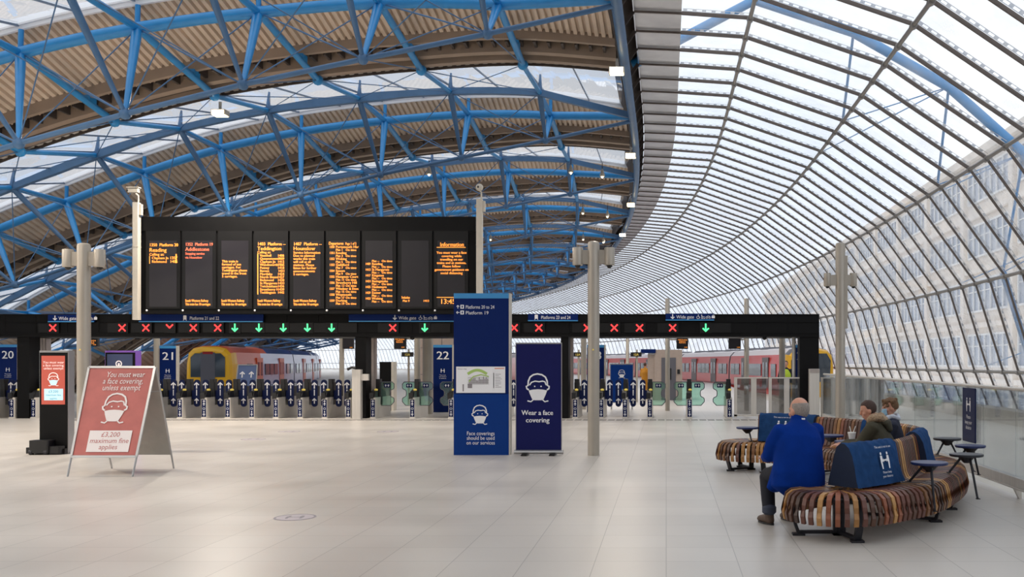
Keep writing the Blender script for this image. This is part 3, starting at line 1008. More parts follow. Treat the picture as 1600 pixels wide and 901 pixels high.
# ------------------------------------------------------------------ departure board on two white masts
BD = 28.05
bx0, bx1, bz0, bz1 = X(218, BD), X(743.5, BD), Z(490, BD), Z(338.5, BD)
root = thing('departure_board', 'large black departure board with amber rows of train times above the gates', 'departure board', ((bx0 + bx1) / 2, BD, bz0))
bw, bh = (bx1 - bx0) / 2, bz1 - bz0
mb = MB()
mb.bbox(-bw, bw, 0, 0.45, 0, bh)
mb.bbox(-bw, bw, -0.03, 0, bh - 0.42, bh)
mb.bbox(-bw, bw, -0.05, 0.0, 0, 0.09)
mb.build('casing', M_black, root)
for px in (213.5, 749.5):
    pass
bpx = lambda px: X(px, BD) - (bx0 + bx1) / 2
bpz = lambda py: Z(py, BD) - bz0
SW = 56.3
def panel_text(i):
    L = 234.5 + 56.2 * i            # left of the text area, in picture units
    A = []
    ts = lambda py, s, a=0.0, al='l', sz=7.2, m=0, w=None: A.append((L + a, py, s, al, sz, m, w))
    foot = ('South Western Railway', 'This train has 10 carriages')
    if i == 0:
        ts(385, '1350  Platform 20', 0, w=45); ts(393.5, 'Reading', 0, sz=9); ts(399.5, 'Calling at:', 0, sz=6.2)
        for j, (a, b) in enumerate((('Clapham Jn', '1357'), ('Richmond', '1405'))):
            ts(405 + 5.6 * j, a, 4, sz=6); ts(405 + 5.6 * j, b, 44, 'r', 6.4)
    if i == 1:
        ts(384, '1352  Platform 19', 0, w=43, m=1); ts(392, 'Addlestone', 0, sz=8.5, m=1); ts(398, 'Stopping service', 0, sz=5.6, m=1, w=30); ts(404, 'via Hounslow', 0, sz=5, m=1)
    if i == 2:
        for j, s in enumerate(('This train is', 'formed of ten', 'carriages. For', 'Teddington please', 'travel in the front', '5 carriages.')):
            ts(410 + 4.7 * j, s, 1, sz=5.6)
    if i == 3:
        ts(383.5, '1403  Platform --', 0, w=44); ts(391, 'Teddington', 0, sz=8.6); ts(396, 'Calling at:', 0, sz=5.6)
        st = ('Vauxhall', 'Queenstown Rd', 'Clapham Jn', 'Wandsworth Tn', 'Putney', 'Barnes', 'Mortlake', 'North Sheen', 'Richmond', 'St Margarets', 'Twickenham', 'Strawberry H', 'Teddington')
        for j, s in enumerate(st):
            ts(401 + 4.8 * j, s, 4, sz=5.6); ts(401 + 4.8 * j, '14%02d' % (6 + 3 * j), 42, 'r', 5.6)
    if i == 4:
        ts(383.5, '1407  Platform --', 0, w=44); ts(391, 'Hounslow', 0, sz=8.6)
        for j, s in enumerate(('Service Information', 'Due to planned', 'works this train', 'will call at all', 'stations. Please', 'listen for further', 'announcements', '5 carriages.')):
            ts(396.5 + 4.8 * j, s, 0, sz=5.6)
    if i == 5:
        ts(382.5, 'Departures', -1, sz=7, w=23); ts(382.5, 'Page 1 of 2', 42, 'r', 5.6, w=17)
        st = ('Portsmouth Hbr', 'Reading', 'Woking', 'Guildford', 'Epsom', 'Hampton Court', 'Strawberry Hill', 'Windsor & Eton', 'Weymouth', 'Dorking')
        for j, s in enumerate(st):
            ts(387.6 + 9.3 * j, '13%02d' % (50 + j), 0, sz=5.4, w=8); ts(387.6 + 9.3 * j, s, 10, sz=5.6)
            ts(392.2 + 9.3 * j, 'Plat %d' % (2 * j + 1), 10, sz=5.2); ts(392.2 + 9.3 * j, 'On time', 42, 'r', 5.2)
    if i == 6:
        st = (None, 'Reading', 'St Margarets', 'Kingston', 'Basingstoke', 'Haslemere', 'Exeter', 'Woking')
        for j, s in enumerate(st):
            y = 409.5 + 9.0 * j
            if s: ts(y - 4.5 + 0, '14%02d' % (5 + 4 * j), 0, sz=5.4, w=8); ts(y - 4.5, s, 10, sz=5.6)
            ts(y, 'Plat --', 10, sz=5.2); ts(y, 'On time', 42, 'r', 5.2)
    if i == 7:
        ts(466.5, 'Twickenham', 0, sz=5.6, w=13); ts(471.5, 'Plat 9', 2, sz=5); ts(471.5, '1413', 43, 'r', 5)
    if i == 8:
        ts(385, 'Information', 22.5, 'c', 9.2, w=37)
        for j, s in enumerate(('You must wear a face', 'covering while', 'travelling on our', 'trains and at stations.', 'Please follow', 'government guidance on', 'social distancing')):
            ts(396.5 + 5.3 * j, s, 22, 'c', 5.6)
        ts(474.5, '13:45', 4, sz=11.5)
    if i in (1, 2, 3, 4):
        ts(471.5, foot[0], 0, sz=6, w=36); ts(477, foot[1], 0, sz=6, w=39)
    return A
for i in range(9):
    a, b = 227.5 + 56.2 * i, 227.5 + 56.2 * (i + 1)
    mb = MB()
    mb.bbox(bpx(a) + 0.03, bpx(b) - 0.03, -0.035, 0, bpz(482), bpz(361), 0)
    mb.bbox(bpx(a) + 0.13, bpx(b) - 0.13, -0.04, -0.035, bpz(479), bpz(376), 1)
    mb.ball((bpx(a) + 0.06, -0.05, bpz(485)), 0.03, n=8, m=5, mat=2)
    p = mb.build('screen', [M_screenfr, M_screen, M_white], root)
    mb = MB()
    fr = Frame((0, -0.042, 0), (1, 0, 0), (0, 0, 1))
    u = BD / FPX
    for (px, py, s, al, sz, m, w) in panel_text(i):
        text(mb, fr, s, bpx(px), bpz(py), sz * u * 0.95, m, al, 0.004, None if w is None else w * u, bold=0.003)
    if i == 3:
        rect(mb, fr, bpx(234.5 + 56.2 * 3), bpx(236 + 56.2 * 3), bpz(460), bpz(396), 0)
    if i == 0:
        rect(mb, fr, bpx(234.5), bpx(235.5), bpz(412), bpz(400), 0); rect(mb, fr, bpx(275.5), bpx(277.5), bpz(411), bpz(397), 0)
    if i == 8:
        for y in (386.5, 464.5):
            rect(mb, fr, bpx(683), bpx(728), bpz(y + 0.6), bpz(y - 0.4), 0)
    if mb.v:
        mb.build('amber_text', [M_led, M_leddim], p)
for px, lab, x_off in ((213.5, 'white square mast at the left edge of the departure board', -1), (749.5, 'white square mast at the right edge of the departure board', 1)):
    x = X(px, BD - 0.18)
    r = thing('board_mast', lab, 'mast', (x, BD - 0.18, Z(500, BD)), 0, 'white masts of the departure board')
    top = Z(318 if x_off < 0 else 313, BD) - Z(500, BD)
    mb = MB()
    mb.rbox(-0.085, 0.085, -0.085, 0.085, 0, top, 0.015)
    mb.bbox(-0.09, 0.09, -0.09, 0.09, top * 0.62, top * 0.62 + 0.012)
    mb.bbox(0.085, 0.16, -0.05, 0.05, top - 0.36, top - 0.05)
    mb.build('shaft', M_beige, r)
    mb = MB()
    mb.tube([(0.05, 0, top), (0.05, 0, top + 0.2), (0.0, -0.05, top + 0.26)], 0.025, 8)
    mb.build('bracket', M_beige, r, smooth=True)
    cz = top + 0.36
    mb = MB()
    if x_off < 0:
        mb.bbox(-0.22, 0.06, -0.08, 0.06, cz - 0.07, cz + 0.06)
        mb.bbox(-0.25, 0.09, -0.1, 0.08, cz + 0.06, cz + 0.085)
    else:
        mb.ball((0, -0.03, cz - 0.02), 0.11, n=12, m=8)
    c = mb.build('security_camera', M_beige, r)
    mb = MB()
    mb.ball((-0.23 if x_off < 0 else -0.02, -0.06 if x_off < 0 else -0.12, cz - 0.02), 0.035, n=8, m=5)
    mb.build('lens', M_black2, c)

# ------------------------------------------------------------------ tall camera columns on the concourse
def column(px, d, toppy, rad, label, kind):
    x = X(px, d)
    r = thing('camera_column', label, 'column', (x, d, 0), 0, 'tall camera columns')
    H = Z(toppy, d)
    mb = MB()
    mb.lathe((0, 0, 0), [(rad, 0), (rad, H * 0.72), (rad * 0.995, H * 0.72), (rad * 0.995, H * 0.722), (rad, H * 0.722), (rad, H - 0.05), (rad * 0.9, H - 0.015), (rad * 0.6, H)], 24)
    mb.build('shaft', M_pole, r, smooth=True)
    if kind == 'big':
        zc, off, cr, ch = H - 0.27, 0.285, 0.095, 0.32
    else:
        zc, off, cr, ch = H - 0.67, 0.235, 0.065, 0.24
    mb = MB()
    for s in (-1, 1):
        mb.bbox(s * rad * 0.8, s * off, -0.04, 0.04, zc - ch * 0.42, zc + ch * 0.36)
    mb.build('bracket', M_pole, r)
    for s in (-1, 1):
        mb = MB()
        mb.lathe((s * off, 0, zc - ch / 2), [(cr * 0.9, 0), (cr, 0.01), (cr, ch - 0.01), (cr * 0.93, ch)], 18)
        h = mb.build('camera_housing', M_pole, r, smooth=True)
        mb = MB()
        mb.ball((s * off, 0, zc - ch / 2), cr * 0.55, n=12, m=8)
        mb.build('dome_camera', M_black2, h, smooth=True)
    if kind != 'big':
        mb = MB()
        mb.bbox(0.045, 0.125, -0.05, 0.05, H - 1.55, H - 0.24)
        mb.build('conduit_box', M_pole, r)
    else:
        mb = MB()
        fr = Frame((0, -rad, 1.9), (1, 0, 0), (0, 0, 1))
        poly(mb, fr, [(-0.02, -0.015), (0.02, -0.015), (0, 0.02)], 0, 0.004)
        mb.build('warning_sticker', M_yellowlit, r)
column(131, 17.26, 380, 0.112, 'tall pale round column with two camera pods behind the red A-board', 'big')
column(927.5, 17.26, 377, 0.105, 'tall grey round column with two camera pods right of the roll-up banner', 'big')
column(1313, 17.35, 379, 0.088, 'tall slimmer column with a side box and camera pods behind the bench', 'small')

# thinner poles beyond the gates
def thin_pole(px, d, H, rad, label, disp=None):
    x = X(px, d)
    r = thing('platform_pole', label, 'pole', (x, d, 0), 0, 'poles on the platforms beyond the gates')
    mb = MB()
    mb.lathe((0, 0, 0), [(rad, 0), (rad, H - 0.02), (rad * 0.8, H)], 14)
    mb.build('shaft', M_pole, r, smooth=True)
    if disp:
        mb = MB()
        x1 = X(disp, d) - x
        mb.bbox(min(0, x1), max(0, x1), -0.03, 0.03, 2.42, 2.47)
        mb.build('arm', M_pole, r)
thin_pole(245, 33, 2.9, 0.10, 'pale pole beyond the gates beside the platform 21 totem')
thin_pole(534, 36, 2.9, 0.09, 'pale pole standing just left of the central gantry post', 546)
thin_pole(652, 32, 3.0, 0.10, 'slimmer of the two pale poles left of the platform 22 totem', 626)
thin_pole(668.5, 31, 3.0, 0.17, 'thicker of the two pale poles left of the platform 22 totem')
thin_pole(912, 34, 3.0, 0.10, 'pale pole half hidden behind the big grey column')
thin_pole(980.5, 40, 3.0, 0.07, 'thin pole behind the blue mask poster board')
thin_pole(1043, 33, Z(466, 33), 0.08, 'tall pole rising above the gantry in front of the steel cabin', 1066)
thin_pole(1166.5, 33, Z(466, 33), 0.085, 'tall pole rising above the gantry beside the red train', 1148)
thin_pole(1222, 31.5, 3.0, 0.10, 'pole in front of the red train beside the platform 24 totem')

def platform_display(px, py0, py1, d, w, label, lit):
    x = X(px, d)
    r = thing('platform_display', label, 'display', (x, d - 0.06, Z(py1, d)), 0, 'small departure screens beyond the gates')
    h = Z(py0, d) - Z(py1, d)
    mb = MB()
    mb.rbox(-w / 2, w / 2, -0.1, 0.05, 0, h, 0.02)
    mb.build('casing', M_black2, r)
    mb = MB()
    mb.bbox(-w / 2 + 0.03, w / 2 - 0.03, -0.108, -0.1, 0.03, h - 0.03)
    mb.build('screen', M_screen, r)
    mb = MB()
    fr = Frame((0, -0.11, 0), (1, 0, 0), (0, 0, 1))
    if lit:
        for j, s in enumerate(('1403 Reading', 'Calling at', 'Richmond')):
            text(mb, fr, s, 0, h - 0.1 - 0.05 * j, 0.052, 0, 'c', width=w * (0.8 if j == 0 else 0.55))
    text(mb, fr, '13:45', w * 0.42, 0.04, 0.05, 0, 'r')
    mb.build('amber_text', M_led, r)
platform_display(1066, 527, 545, 33, 0.40, 'small black screen with an orange heading beside the tall pole by the cabin', True)
platform_display(1147.5, 526, 545, 33, 0.42, 'small black screen, almost blank, hanging left of the pole by the red train', False)
platform_display(626.5, 526, 545, 32, 0.39, 'small black screen with an orange heading left of the slim pale pole', True)
platform_display(546, 525, 545, 36, 0.40, 'small dark screen close to the left side of the central gantry post', False)
platform_display(146, 528, 541, 33, 0.46, 'small screen glowing orange just right of the leftmost big column', True)

# ------------------------------------------------------------------ ticket gates
def plinth_parts(r, side_l, side_r):
    """one barrier unit; side_* in None, 'pad', 'glass'"""
    mb = MB()
    mb.rbox(-0.075, 0.075, 0.0, 1.6, 0.0, 0.62, 0.02)
    mb.bbox(-0.085, 0.085, -0.01, 1.61, 0.0, 0.035)
    mb.build('cabinet', M_steel, r)
    mb = MB()
    fr = Frame((0, 0, 0), (1, 0, 0), (0, 0, 1))
    rect(mb, fr, -0.062, 0.062, 0.045, 0.56, 0, 0.003)
    for z in (0.50, 0.42):
        arrow(mb, fr, 0, z, 0.085, 0, 1, 0.006)
    disc(mb, fr, 0, 0.29, 0.035, 1, 0.006); disc(mb, fr, 0, 0.29, 0.026, 0, 0.008)
    rect(mb, fr, -0.012, 0.012, 0.17, 0.22, 1, 0.006)
    arrow(mb, fr, 0, 0.11, 0.09, 0, 1, 0.006)
    mb.build('label_strip', [M_navy3, M_white], r)
    mb = MB()
    mb.prism([(-0.085, -0.02, 0.62), (-0.085, 0.34, 0.62), (-0.085, 0.34, 0.86), (-0.085, 0.1, 0.80)], (0.13, 0, 0))
    mb.bbox(-0.1, 0.02, -0.03, 0.06, 0.58, 0.76)
    mb.build('ticket_slot', M_black2, r)
    mb = MB()
    mb.lathe((0.02, 0.24, 0.82), [(0.05, 0), (0.055, 0.02), (0.05, 0.045), (0.02, 0.06)], 14)
    mb.build('card_reader', M_yellowlit, r, smooth=True)
    mb = MB()
    mb.rbox(-0.075, 0.075, 0.5, 0.78, 0.38, 1.06, 0.03)
    mb.rbox(-0.065, 0.065, 0.48, 0.72, 1.05, 1.16, 0.02)
    mb.bbox(-0.05, 0.05, 0.55, 1.5, 0.62, 0.93)
    mb.build('drive_housing', M_black2, r)
    for sx, kd in ((-1, side_l), (1, side_r)):
        if kd == 'pad':
            mb = MB()
            pts = []
            cx, hw, z0, z1 = sx * 0.225, 0.085, 0.32, 1.14
            for k in range(11):
                a = math.pi * k / 10
                pts.append((cx + hw * math.cos(a), z1 - hw + hw * math.sin(a)))
            for k in range(11):
                a = math.pi + math.pi * k / 10
                pts.append((cx + hw * math.cos(a), z0 + hw + hw * math.sin(a)))
            mb.prism([V(p[0], 0.56, p[1]) for p in pts][::-1], (0, 0.06, 0))
            mb.bbox(sx * 0.06, sx * 0.16, 0.58, 0.64, 0.55, 0.82)
            f = mb.build('paddle', M_navy3, r)
            mb = MB()
            fr = Frame((cx, 0.56, 0), (1, 0, 0), (0, 0, 1))
            arrow(mb, fr, 0, 0.97, 0.2, 0, 0); rect(mb, fr, -0.014, 0.014, 0.66, 0.84, 0); arrow(mb, fr, 0, 0.5, 0.17, 0, 0)
            mb.build('white_arrows', M_white, f)
        elif kd == 'glass':
            q = [(0.07, 1.07), (0.40, 1.07), (0.46, 1.01), (0.46, 0.90), (0.44, 0.86), (0.36, 0.82), (0.34, 0.77), (0.34, 0.68), (0.36, 0.63), (0.44, 0.59), (0.46, 0.55), (0.46, 0.47), (0.36, 0.36), (0.07, 0.36)]
            mb = MB()
            pts = [V(sx * a, 0.60, b) for a, b in q]
            mb.prism(pts if sx > 0 else pts[::-1], (0, 0.012, 0))
            f = mb.build('glass_flap', M_flap, r)
            mb = MB()
            mb.tube([V(sx * a, 0.606, b) for a, b in q + [q[0]]], 0.013, 6)
            mb.build('flap_rim', M_tgrey, f)
            mb = MB()
            mb.bbox(sx * 0.16, sx * 0.34, 0.59, 0.598, 0.90, 1.02, 0)
            fr = Frame((sx * 0.25, 0.59, 0.96), (1, 0, 0), (0, 0, 1))
            arrow(mb, fr, -0.04, 0, 0.07, 0, 1); arrow(mb, fr, 0.04, 0, 0.07, 0, 1)
            mb.build('flap_label', [M_navy3, M_white], f)
GATES = [(-15, 'pad', 'pad'), (18, 'pad', 'pad'), (52, 'pad', None), (244, 'pad', 'pad')] + [(p, 'pad', 'pad') for p in (281, 318.7, 355.7, 393.4, 430.9, 468.6, 507.2)] + [
    (544.2, 'pad', None), (582.6, None, 'glass'), (644.2, 'glass', 'glass'), (704.7, 'glass', None), (786, None, 'pad'),
    (898.6, None, 'pad'), (939.3, None, 'pad'), (976.5, 'pad', 'pad'), (1015.3, 'pad', 'glass'), (1077.5, 'glass', 'glass'), (1140, 'glass', None)]
GL = {-15: 'padded ticket gate cut off by the left picture edge', 18: 'padded ticket gate left of the leftmost black gantry post', 52: 'padded ticket gate hard against the leftmost black gantry post',
      244: 'padded ticket gate seen through the legs of the red A-board', 544.2: 'padded ticket gate left of the central black gantry post', 582.6: 'ticket gate right of the central black post with one green glass flap',
      644.2: 'wide ticket gate with two green glass flaps in front of the slim pale poles', 704.7: 'wide ticket gate with a green glass flap half hidden by the tall totem',
      786: 'ticket gate behind the tall totem, its blue paddle showing in the gap', 898.6: 'padded ticket gate between the black post and the grey column', 939.3: 'padded ticket gate half hidden behind the grey column',
      976.5: 'padded ticket gate in front of the blue mask poster board', 1015.3: 'ticket gate with a blue paddle left and a green glass flap right',
      1077.5: 'wide ticket gate with two green glass flaps in front of the steel cabin', 1140: 'wide ticket gate with one glass flap next to the smoked glass fence'}
protos = {}
n = 0
for px, a, b in GATES:
    lab = GL.get(px)
    if lab is None:
        n += 1
        lab = 'padded ticket gate right of the A-board, %s in the row up to the central post' % ords[n - 1]
    x = X(px, GD)
    if (a, b) in protos:
        r = copy_tree(protos[(a, b)])
        r.location = (x, GD, 0)
    else:
        r = empty('ticket_gate', (x, GD, 0))
        plinth_parts(r, a, b)
        protos[(a, b)] = r
    tag(r, lab, 'ticket gate', 'ticket gates in the gate line')

# ------------------------------------------------------------------ platform number totems
def platform_totem(px0, px1, top, d, num, label, lines=True):
    x0, x1, zt = X(px0, d), X(px1, d), Z(top, d)
    w = x1 - x0
    r = thing('platform_totem', label, 'sign', ((x0 + x1) / 2, d, 0), 0, 'platform number totems')
    mb = MB()
    mb.bbox(-w / 2, w / 2, 0, 0.14, 0, zt - 0.09)
    mb.build('board', M_navy, r)
    mb = MB()
    mb.bbox(-w / 2, w / 2, -0.004, 0.144, zt - 0.09, zt)
    mb.build('top_band', M_bluel, r)
    mb = MB()
    mb.bbox(w / 2, w / 2 + 0.05, 0, 0.14, 0, zt)
    mb.build('edge_strip', M_beige, r)
    mb = MB()
    fr = Frame((0, 0, 0), (1, 0, 0), (0, 0, 1))
    text(mb, fr, num, 0, zt - 0.48, 0.38, 0, 'c', 0.012, width=w * 0.66, bold=0.006)
    gap_icon(mb, fr, 0, zt - 0.86, 0.14, 0)
    for j in range(3):
        text(mb, fr, ('Please keep', 'your distance', 'on platforms')[j], 0, zt - 1.02 - 0.055 * j, 0.045, 0, 'c')
    mb.build('lettering', M_white, r)
platform_totem(-2, 26.5, 538, 33, '20', 'navy platform 20 totem behind the leftmost black gantry post')
platform_totem(249, 275, 540, 33, '21', 'navy platform 21 totem seen right behind the red A-board')
platform_totem(677, 706.5, 538.5, 32, '22', 'navy platform 22 totem left of the tall blue information totem')
platform_totem(917, 944, 538.5, 32, '23', 'navy platform 23 totem almost hidden by the grey column')
platform_totem(1240, 1267, 538.5, 31, '24', 'navy platform 24 totem partly hidden by the right gantry post')

# ------------------------------------------------------------------ big information totem
TD = 17.3
x0, x1 = X(709, TD), X(795, TD)
w, xm = x1 - x0, (x0 + x1) / 2
root = thing('information_totem', 'tall blue information totem with platform directions, a station map and a mask notice', 'sign', (xm, TD, 0))
tz = lambda py: Z(py, TD)
mb = MB(); mb.bbox(-w / 2, w / 2, 0, 0.22, tz(615), tz(466)); mb.build('upper_panel', M_navy, root)
mb = MB(); mb.bbox(-w / 2, w / 2, -0.003, 0.22, 0, tz(615.3)); mb.build('lower_panel', M_bluem, root)
mb = MB(); mb.bbox(-w / 2, w / 2, -0.004, 0.22, tz(466), tz(458)); mb.build('top_band', M_bluel, root)
mb = MB(); mb.bbox(w / 2, w / 2 + 0.02, 0, 0.22, 0, tz(458)); mb.build('edge_strip', M_beige, root)
fr = Frame((0, -0.003, 0), (1, 0, 0), (0, 0, 1))
tx = lambda px: X(px, TD) - xm
mb = MB()
for py, s, ang in ((482, 'Platforms 20 to 24', 0), (491, 'Platform 19', 90)):
    text(mb, fr, s, tx(727.5), tz(py), 0.088, 0, width=(772.5 - 727.5) * TD / FPX if ang == 0 else None)
    arrow(mb, fr, tx(715.5), tz(py - 3), 0.065, ang, 0)
    rect(mb, fr, tx(719.5), tx(725), tz(py), tz(py - 6), 0, 0.004)
    rect(mb, fr, tx(721.3), tx(723.3), tz(py - 1.2), tz(py - 4.8), 1, 0.006)
mb.build('directions', [M_white, M_navy], root)
mb = MB()
fr2 = Frame((0, -0.004, 0), (1, 0, 0), (0, 0, 1))
face_icon(mb, fr2, tx(750), tz(648), 0.36, 0, 0)
for j, s in enumerate(('Face coverings', 'should be used', 'on our services')):
    text(mb, fr2, s, tx(751), tz(679.5 + 7.3 * j), 0.098, 0, 'c', width=(43.5, 43.5, 44.5)[j] * TD / FPX)
mb.build('mask_notice', M_white, root)
mb = MB()
mb.bbox(tx(713), tx(789.5), -0.012, 0, tz(613.5), tz(572.5), 0)
mp_ = mb.build('map_sheet', M_white, root)
mb = MB()
fr3 = Frame((0, -0.012, 0), (1, 0, 0), (0, 0, 1))
R_ = random.Random(3)
arcp = [(tx(731 + 30 * t), tz(583 - 6 * math.sin(math.pi * t) + 1)) for t in [k / 12 for k in range(13)]]
stroke(mb, fr3, arcp, 0.05, 0, 0.002)
for k in range(14):
    px = 733 + 2.2 * k
    h = R_.uniform(5, 11)
    rect(mb, fr3, tx(px), tx(px + 1.3), tz(599), tz(599 - h), 1, 0.003)
for k in range(5):
    rect(mb, fr3, tx(731), tx(764), tz(600 - 2.6 * k), tz(599.5 - 2.6 * k), 1, 0.004)
stroke(mb, fr3, [(tx(733), tz(596)), (tx(740), tz(588)), (tx(752), tz(585)), (tx(764), tz(588))], 0.02, 0, 0.005)
rect(mb, fr3, tx(731), tx(738), tz(606), tz(599), 1, 0.003); rect(mb, fr3, tx(723), tx(725), tz(611), tz(600), 1, 0.003)
rect(mb, fr3, tx(773), tx(788), tz(576), tz(574.5), 2, 0.003)
for k in range(9):
    rect(mb, fr3, tx(771), tx(772), tz(606), tz(582), 1, 0.003)
    rect(mb, fr3, tx(774), tx(774 + R_.uniform(5, 11)), tz(584.6 + 2.5 * k), tz(584 + 2.5 * k), 1, 0.003)
text(mb, fr3, 'Station map', tx(715), tz(577), 0.035, 1)
mb.build('map_drawing', [M_green1, M_greyl, M_orange2], mp_)

# ------------------------------------------------------------------ roll-up banner
RD = 17.26
x0, x1 = X(806, RD), X(877.5, RD)
w, xm = x1 - x0, (x0 + x1) / 2
root = thing('rollup_banner', 'navy roll-up banner reading wear a face covering, right of the tall totem', 'banner', (xm, RD, 0))
rz = lambda py: Z(py, RD)
mb = MB(); mb.bbox(-w / 2, w / 2, 0, 0.012, 0.06, rz(537)); mb.build('fabric', M_navy2, root)
mb = MB(); mb.bbox(-w / 2 - 0.005, w / 2 + 0.005, -0.008, 0.02, rz(537), rz(535)); mb.build('top_rail', M_alu, root)
mb = MB(); mb.rings([[V(sx, 0.02 + 0.07 * math.cos(t), 0.06 + 0.04 * math.sin(t)) for t in [k * math.pi / 6 for k in range(12)]] for sx in (-w / 2 - 0.03, w / 2 + 0.03)]); mb.build('base_cassette', M_alu, root)
mb = MB()
for s in (-1, 1):
    mb.bbox(s * 0.25 - 0.05, s * 0.25 + 0.05, -0.16, 0.2, 0, 0.025)
mb.build('foot', M_black2, root)
mb = MB(); mb.tube([(w * 0.2, 0.06, 0.06), (w * 0.2, 0.06, rz(538))], 0.012, 8); mb.build('pole', M_alu, root)
mb = MB()
for s in (-1, 1):
    mb.bbox(s * w / 2 - 0.006, s * w / 2 + 0.006, -0.006, 0.014, 0.08, rz(537))
mb.build('edge_trim', M_alu, root)
fr = Frame((0, 0, 0), (1, 0, 0), (0, 0, 1))
mb = MB()
face_icon(mb, fr, X(840.5, RD) - xm, rz(606), 0.52, 0, 0)
text(mb, fr, 'Wear a face', X(839.5, RD) - xm, rz(648), 0.125, 0, 'c', width=49 * RD / FPX, bold=0.003)
text(mb, fr, 'covering', X(840, RD) - xm, rz(659.5), 0.125, 0, 'c', width=37 * RD / FPX, bold=0.003)
mb.build('print', M_white, root)

# ------------------------------------------------------------------ digital kiosks
KD = 17.55
def kiosk(px0, px1, top, label, frame_m, kind, d=KD):
    x0, x1, H = X(px0, d), X(px1, d), Z(top, d)
    w, xm = x1 - x0, (x0 + x1) / 2
    r = thing('digital_kiosk', label, 'kiosk', (xm, d, 0), 0, 'upright digital kiosks')
    mb = MB(); mb.rbox(-w / 2, w / 2, 0, 0.21, 0.02, H, 0.03); mb.build('casing', frame_m, r)
    kz = lambda py: Z(py, d)
    mb = MB(); mb.bbox(-w / 2 + 0.025, w / 2 - 0.012, -0.012, 0.01, 0.02, H - 0.035); mb.build('front_panel', M_black, r)
    if kind == 'notice':
        mb = MB(); mb.bbox(-w / 2 + 0.06, w / 2 - 0.05, -0.016, -0.011, kz(631.5), kz(555.5)); sc = mb.build('screen', M_scrred, r)
        fr = Frame((0, -0.016, 0), (1, 0, 0), (0, 0, 1))
        c = X(84.5, d) - xm
        mb = MB()
        for j, s in enumerate(('You must wear', 'a face covering,', 'unless exempt')):
            text(mb, fr, s, c, kz(567.5 + 4.7 * j), 0.062, 0, 'c', 0.003, shear=0.15)
        face_icon(mb, fr, c, kz(592.5), 0.25, 0, 1, 0.003)
        rect(mb, fr, X(70, d) - xm, X(99.5, d) - xm, kz(625), kz(607), 1, 0.003)
        for j, (s, sz) in enumerate((('£3,200', 0.065), ('maximum fine', 0.05), ('applies', 0.05))):
            text(mb, fr, s, c, kz(613 + 5.2 * j), sz, 2, 'c', 0.005)
        mb.build('notice', [M_scrwhite, M_scrcyan, M_scrtxt], sc)
        mb = MB()
        mb.rbox(-w / 2 - 0.03, -w / 2 + 0.32, -0.24, -0.02, 0.03, 0.26, 0.03)
        mb.bbox(-w / 2 - 0.1, -w / 2 + 0.1, -0.2, -0.04, 0.02, 0.13)
        mb.rbox(w / 2 - 0.28, w / 2 - 0.03, -0.2, -0.02, 0.02, 0.15, 0.03)
        mb.bbox(-w / 2, w / 2, -0.1, -0.01, 0.0, 0.1)
        mb.build('base_unit', M_black2, r)
        mb = MB()
        for q in (-w / 2 + 0.0, -w / 2 + 0.27):
            mb.rings([[V(q + s, -0.2 + 0.05 * math.cos(t), 0.05 + 0.05 * math.sin(t)) for t in [k * math.pi / 6 for k in range(12)]] for s in (-0.03, 0.03)])
        mb.build('wheel', M_iron, r)
    else:
        mb = MB(); mb.bbox(-w / 2 + 0.06, w / 2 - 0.05, -0.016, -0.011, kz(640), kz(553)); sc = mb.build('screen', M_scrblue, r)
        fr = Frame((0, -0.016, 0), (1, 0, 0), (0, 0, 1))
        c = X(186.5, d) - xm
        mb = MB()
        stroke(mb, fr, [(c + 0.05 * math.cos(k * math.pi / 8), kz(568) + 0.05 * math.sin(k * math.pi / 8)) for k in range(16)], 0.018, 0, 0.003, True)
        rect(mb, fr, c - 0.015, c + 0.018, kz(576), kz(567), 0, 0.004)
        poly(mb, fr, [(c - 0.06, kz(582)), (c + 0.07, kz(582)), (c + 0.07, kz(573)), (c - 0.02, kz(571)), (c - 0.06, kz(575))], 0, 0.004)
        mb.build('touch_icon', M_scrwhite, sc)
kiosk(60.5, 106.5, 547.5, 'black and silver kiosk with a red mask notice on its screen', M_alu, 'notice')
kiosk(163, 212, 547.5, 'purple-framed touch kiosk standing behind the red A-board', M_purple, 'touch')

# ------------------------------------------------------------------ red A-board
fl, frt, rl, rr = V(X(105.5, 14.06), 14.06, 0), V(X(207, 14.06), 14.06, 0), V(X(175, 15.14), 15.14, 0), V(X(271.5, 15.14), 15.14, 0)
tl, tr = V(X(139.5, 14.58), 14.58, Z(573.5, 14.58)), V(X(242.5, 14.58), 14.58, Z(573.5, 14.58))
org = (fl + frt + rl + rr) / 4
root = thing('a_board', 'red and silver A-frame board warning of a fine for no face covering', 'A-board', org)
fl, frt, rl, rr, tl, tr = [p - org for p in (fl, frt, rl, rr, tl, tr)]
t0 = (713.0 - 573.5) / (743 - 573.5)
pl, pr_ = tl + (fl - tl) * t0, tr + (frt - tr) * t0
def aframe(tl, tr, bl, br, pl, pr_, front):
    mb = MB()
    mb.tube([tl, bl], 0.014, 8); leg1 = mb.build('leg', M_alu, root)
    mb = MB()
    mb.tube([tr, br], 0.014, 8); mb.build('leg', M_alu, root)
    r = (tr - tl).normalized(); u = (tl - pl).normalized()
    u = (u - r * u.dot(r)).normalized()
    fr = Frame(tl, r, u)
    if not front: fr.n = -fr.n
    return fr
fr = aframe(tl, tr, fl, frt, pl, pr_, True)
aframe(tl + V(0, 0.03, 0), tr + V(0, 0.03, 0), rl, rr, pl, pr_, False)
def quad_plate(name, a, b, c, d, th, m, nrm):
    mb = MB()
    mb.prism([a, b, c, d], nrm * th)
    return mb.build(name, m, root)
nrm = (tr - tl).cross(tl - pl).normalized()
if nrm.y > 0: nrm = -nrm
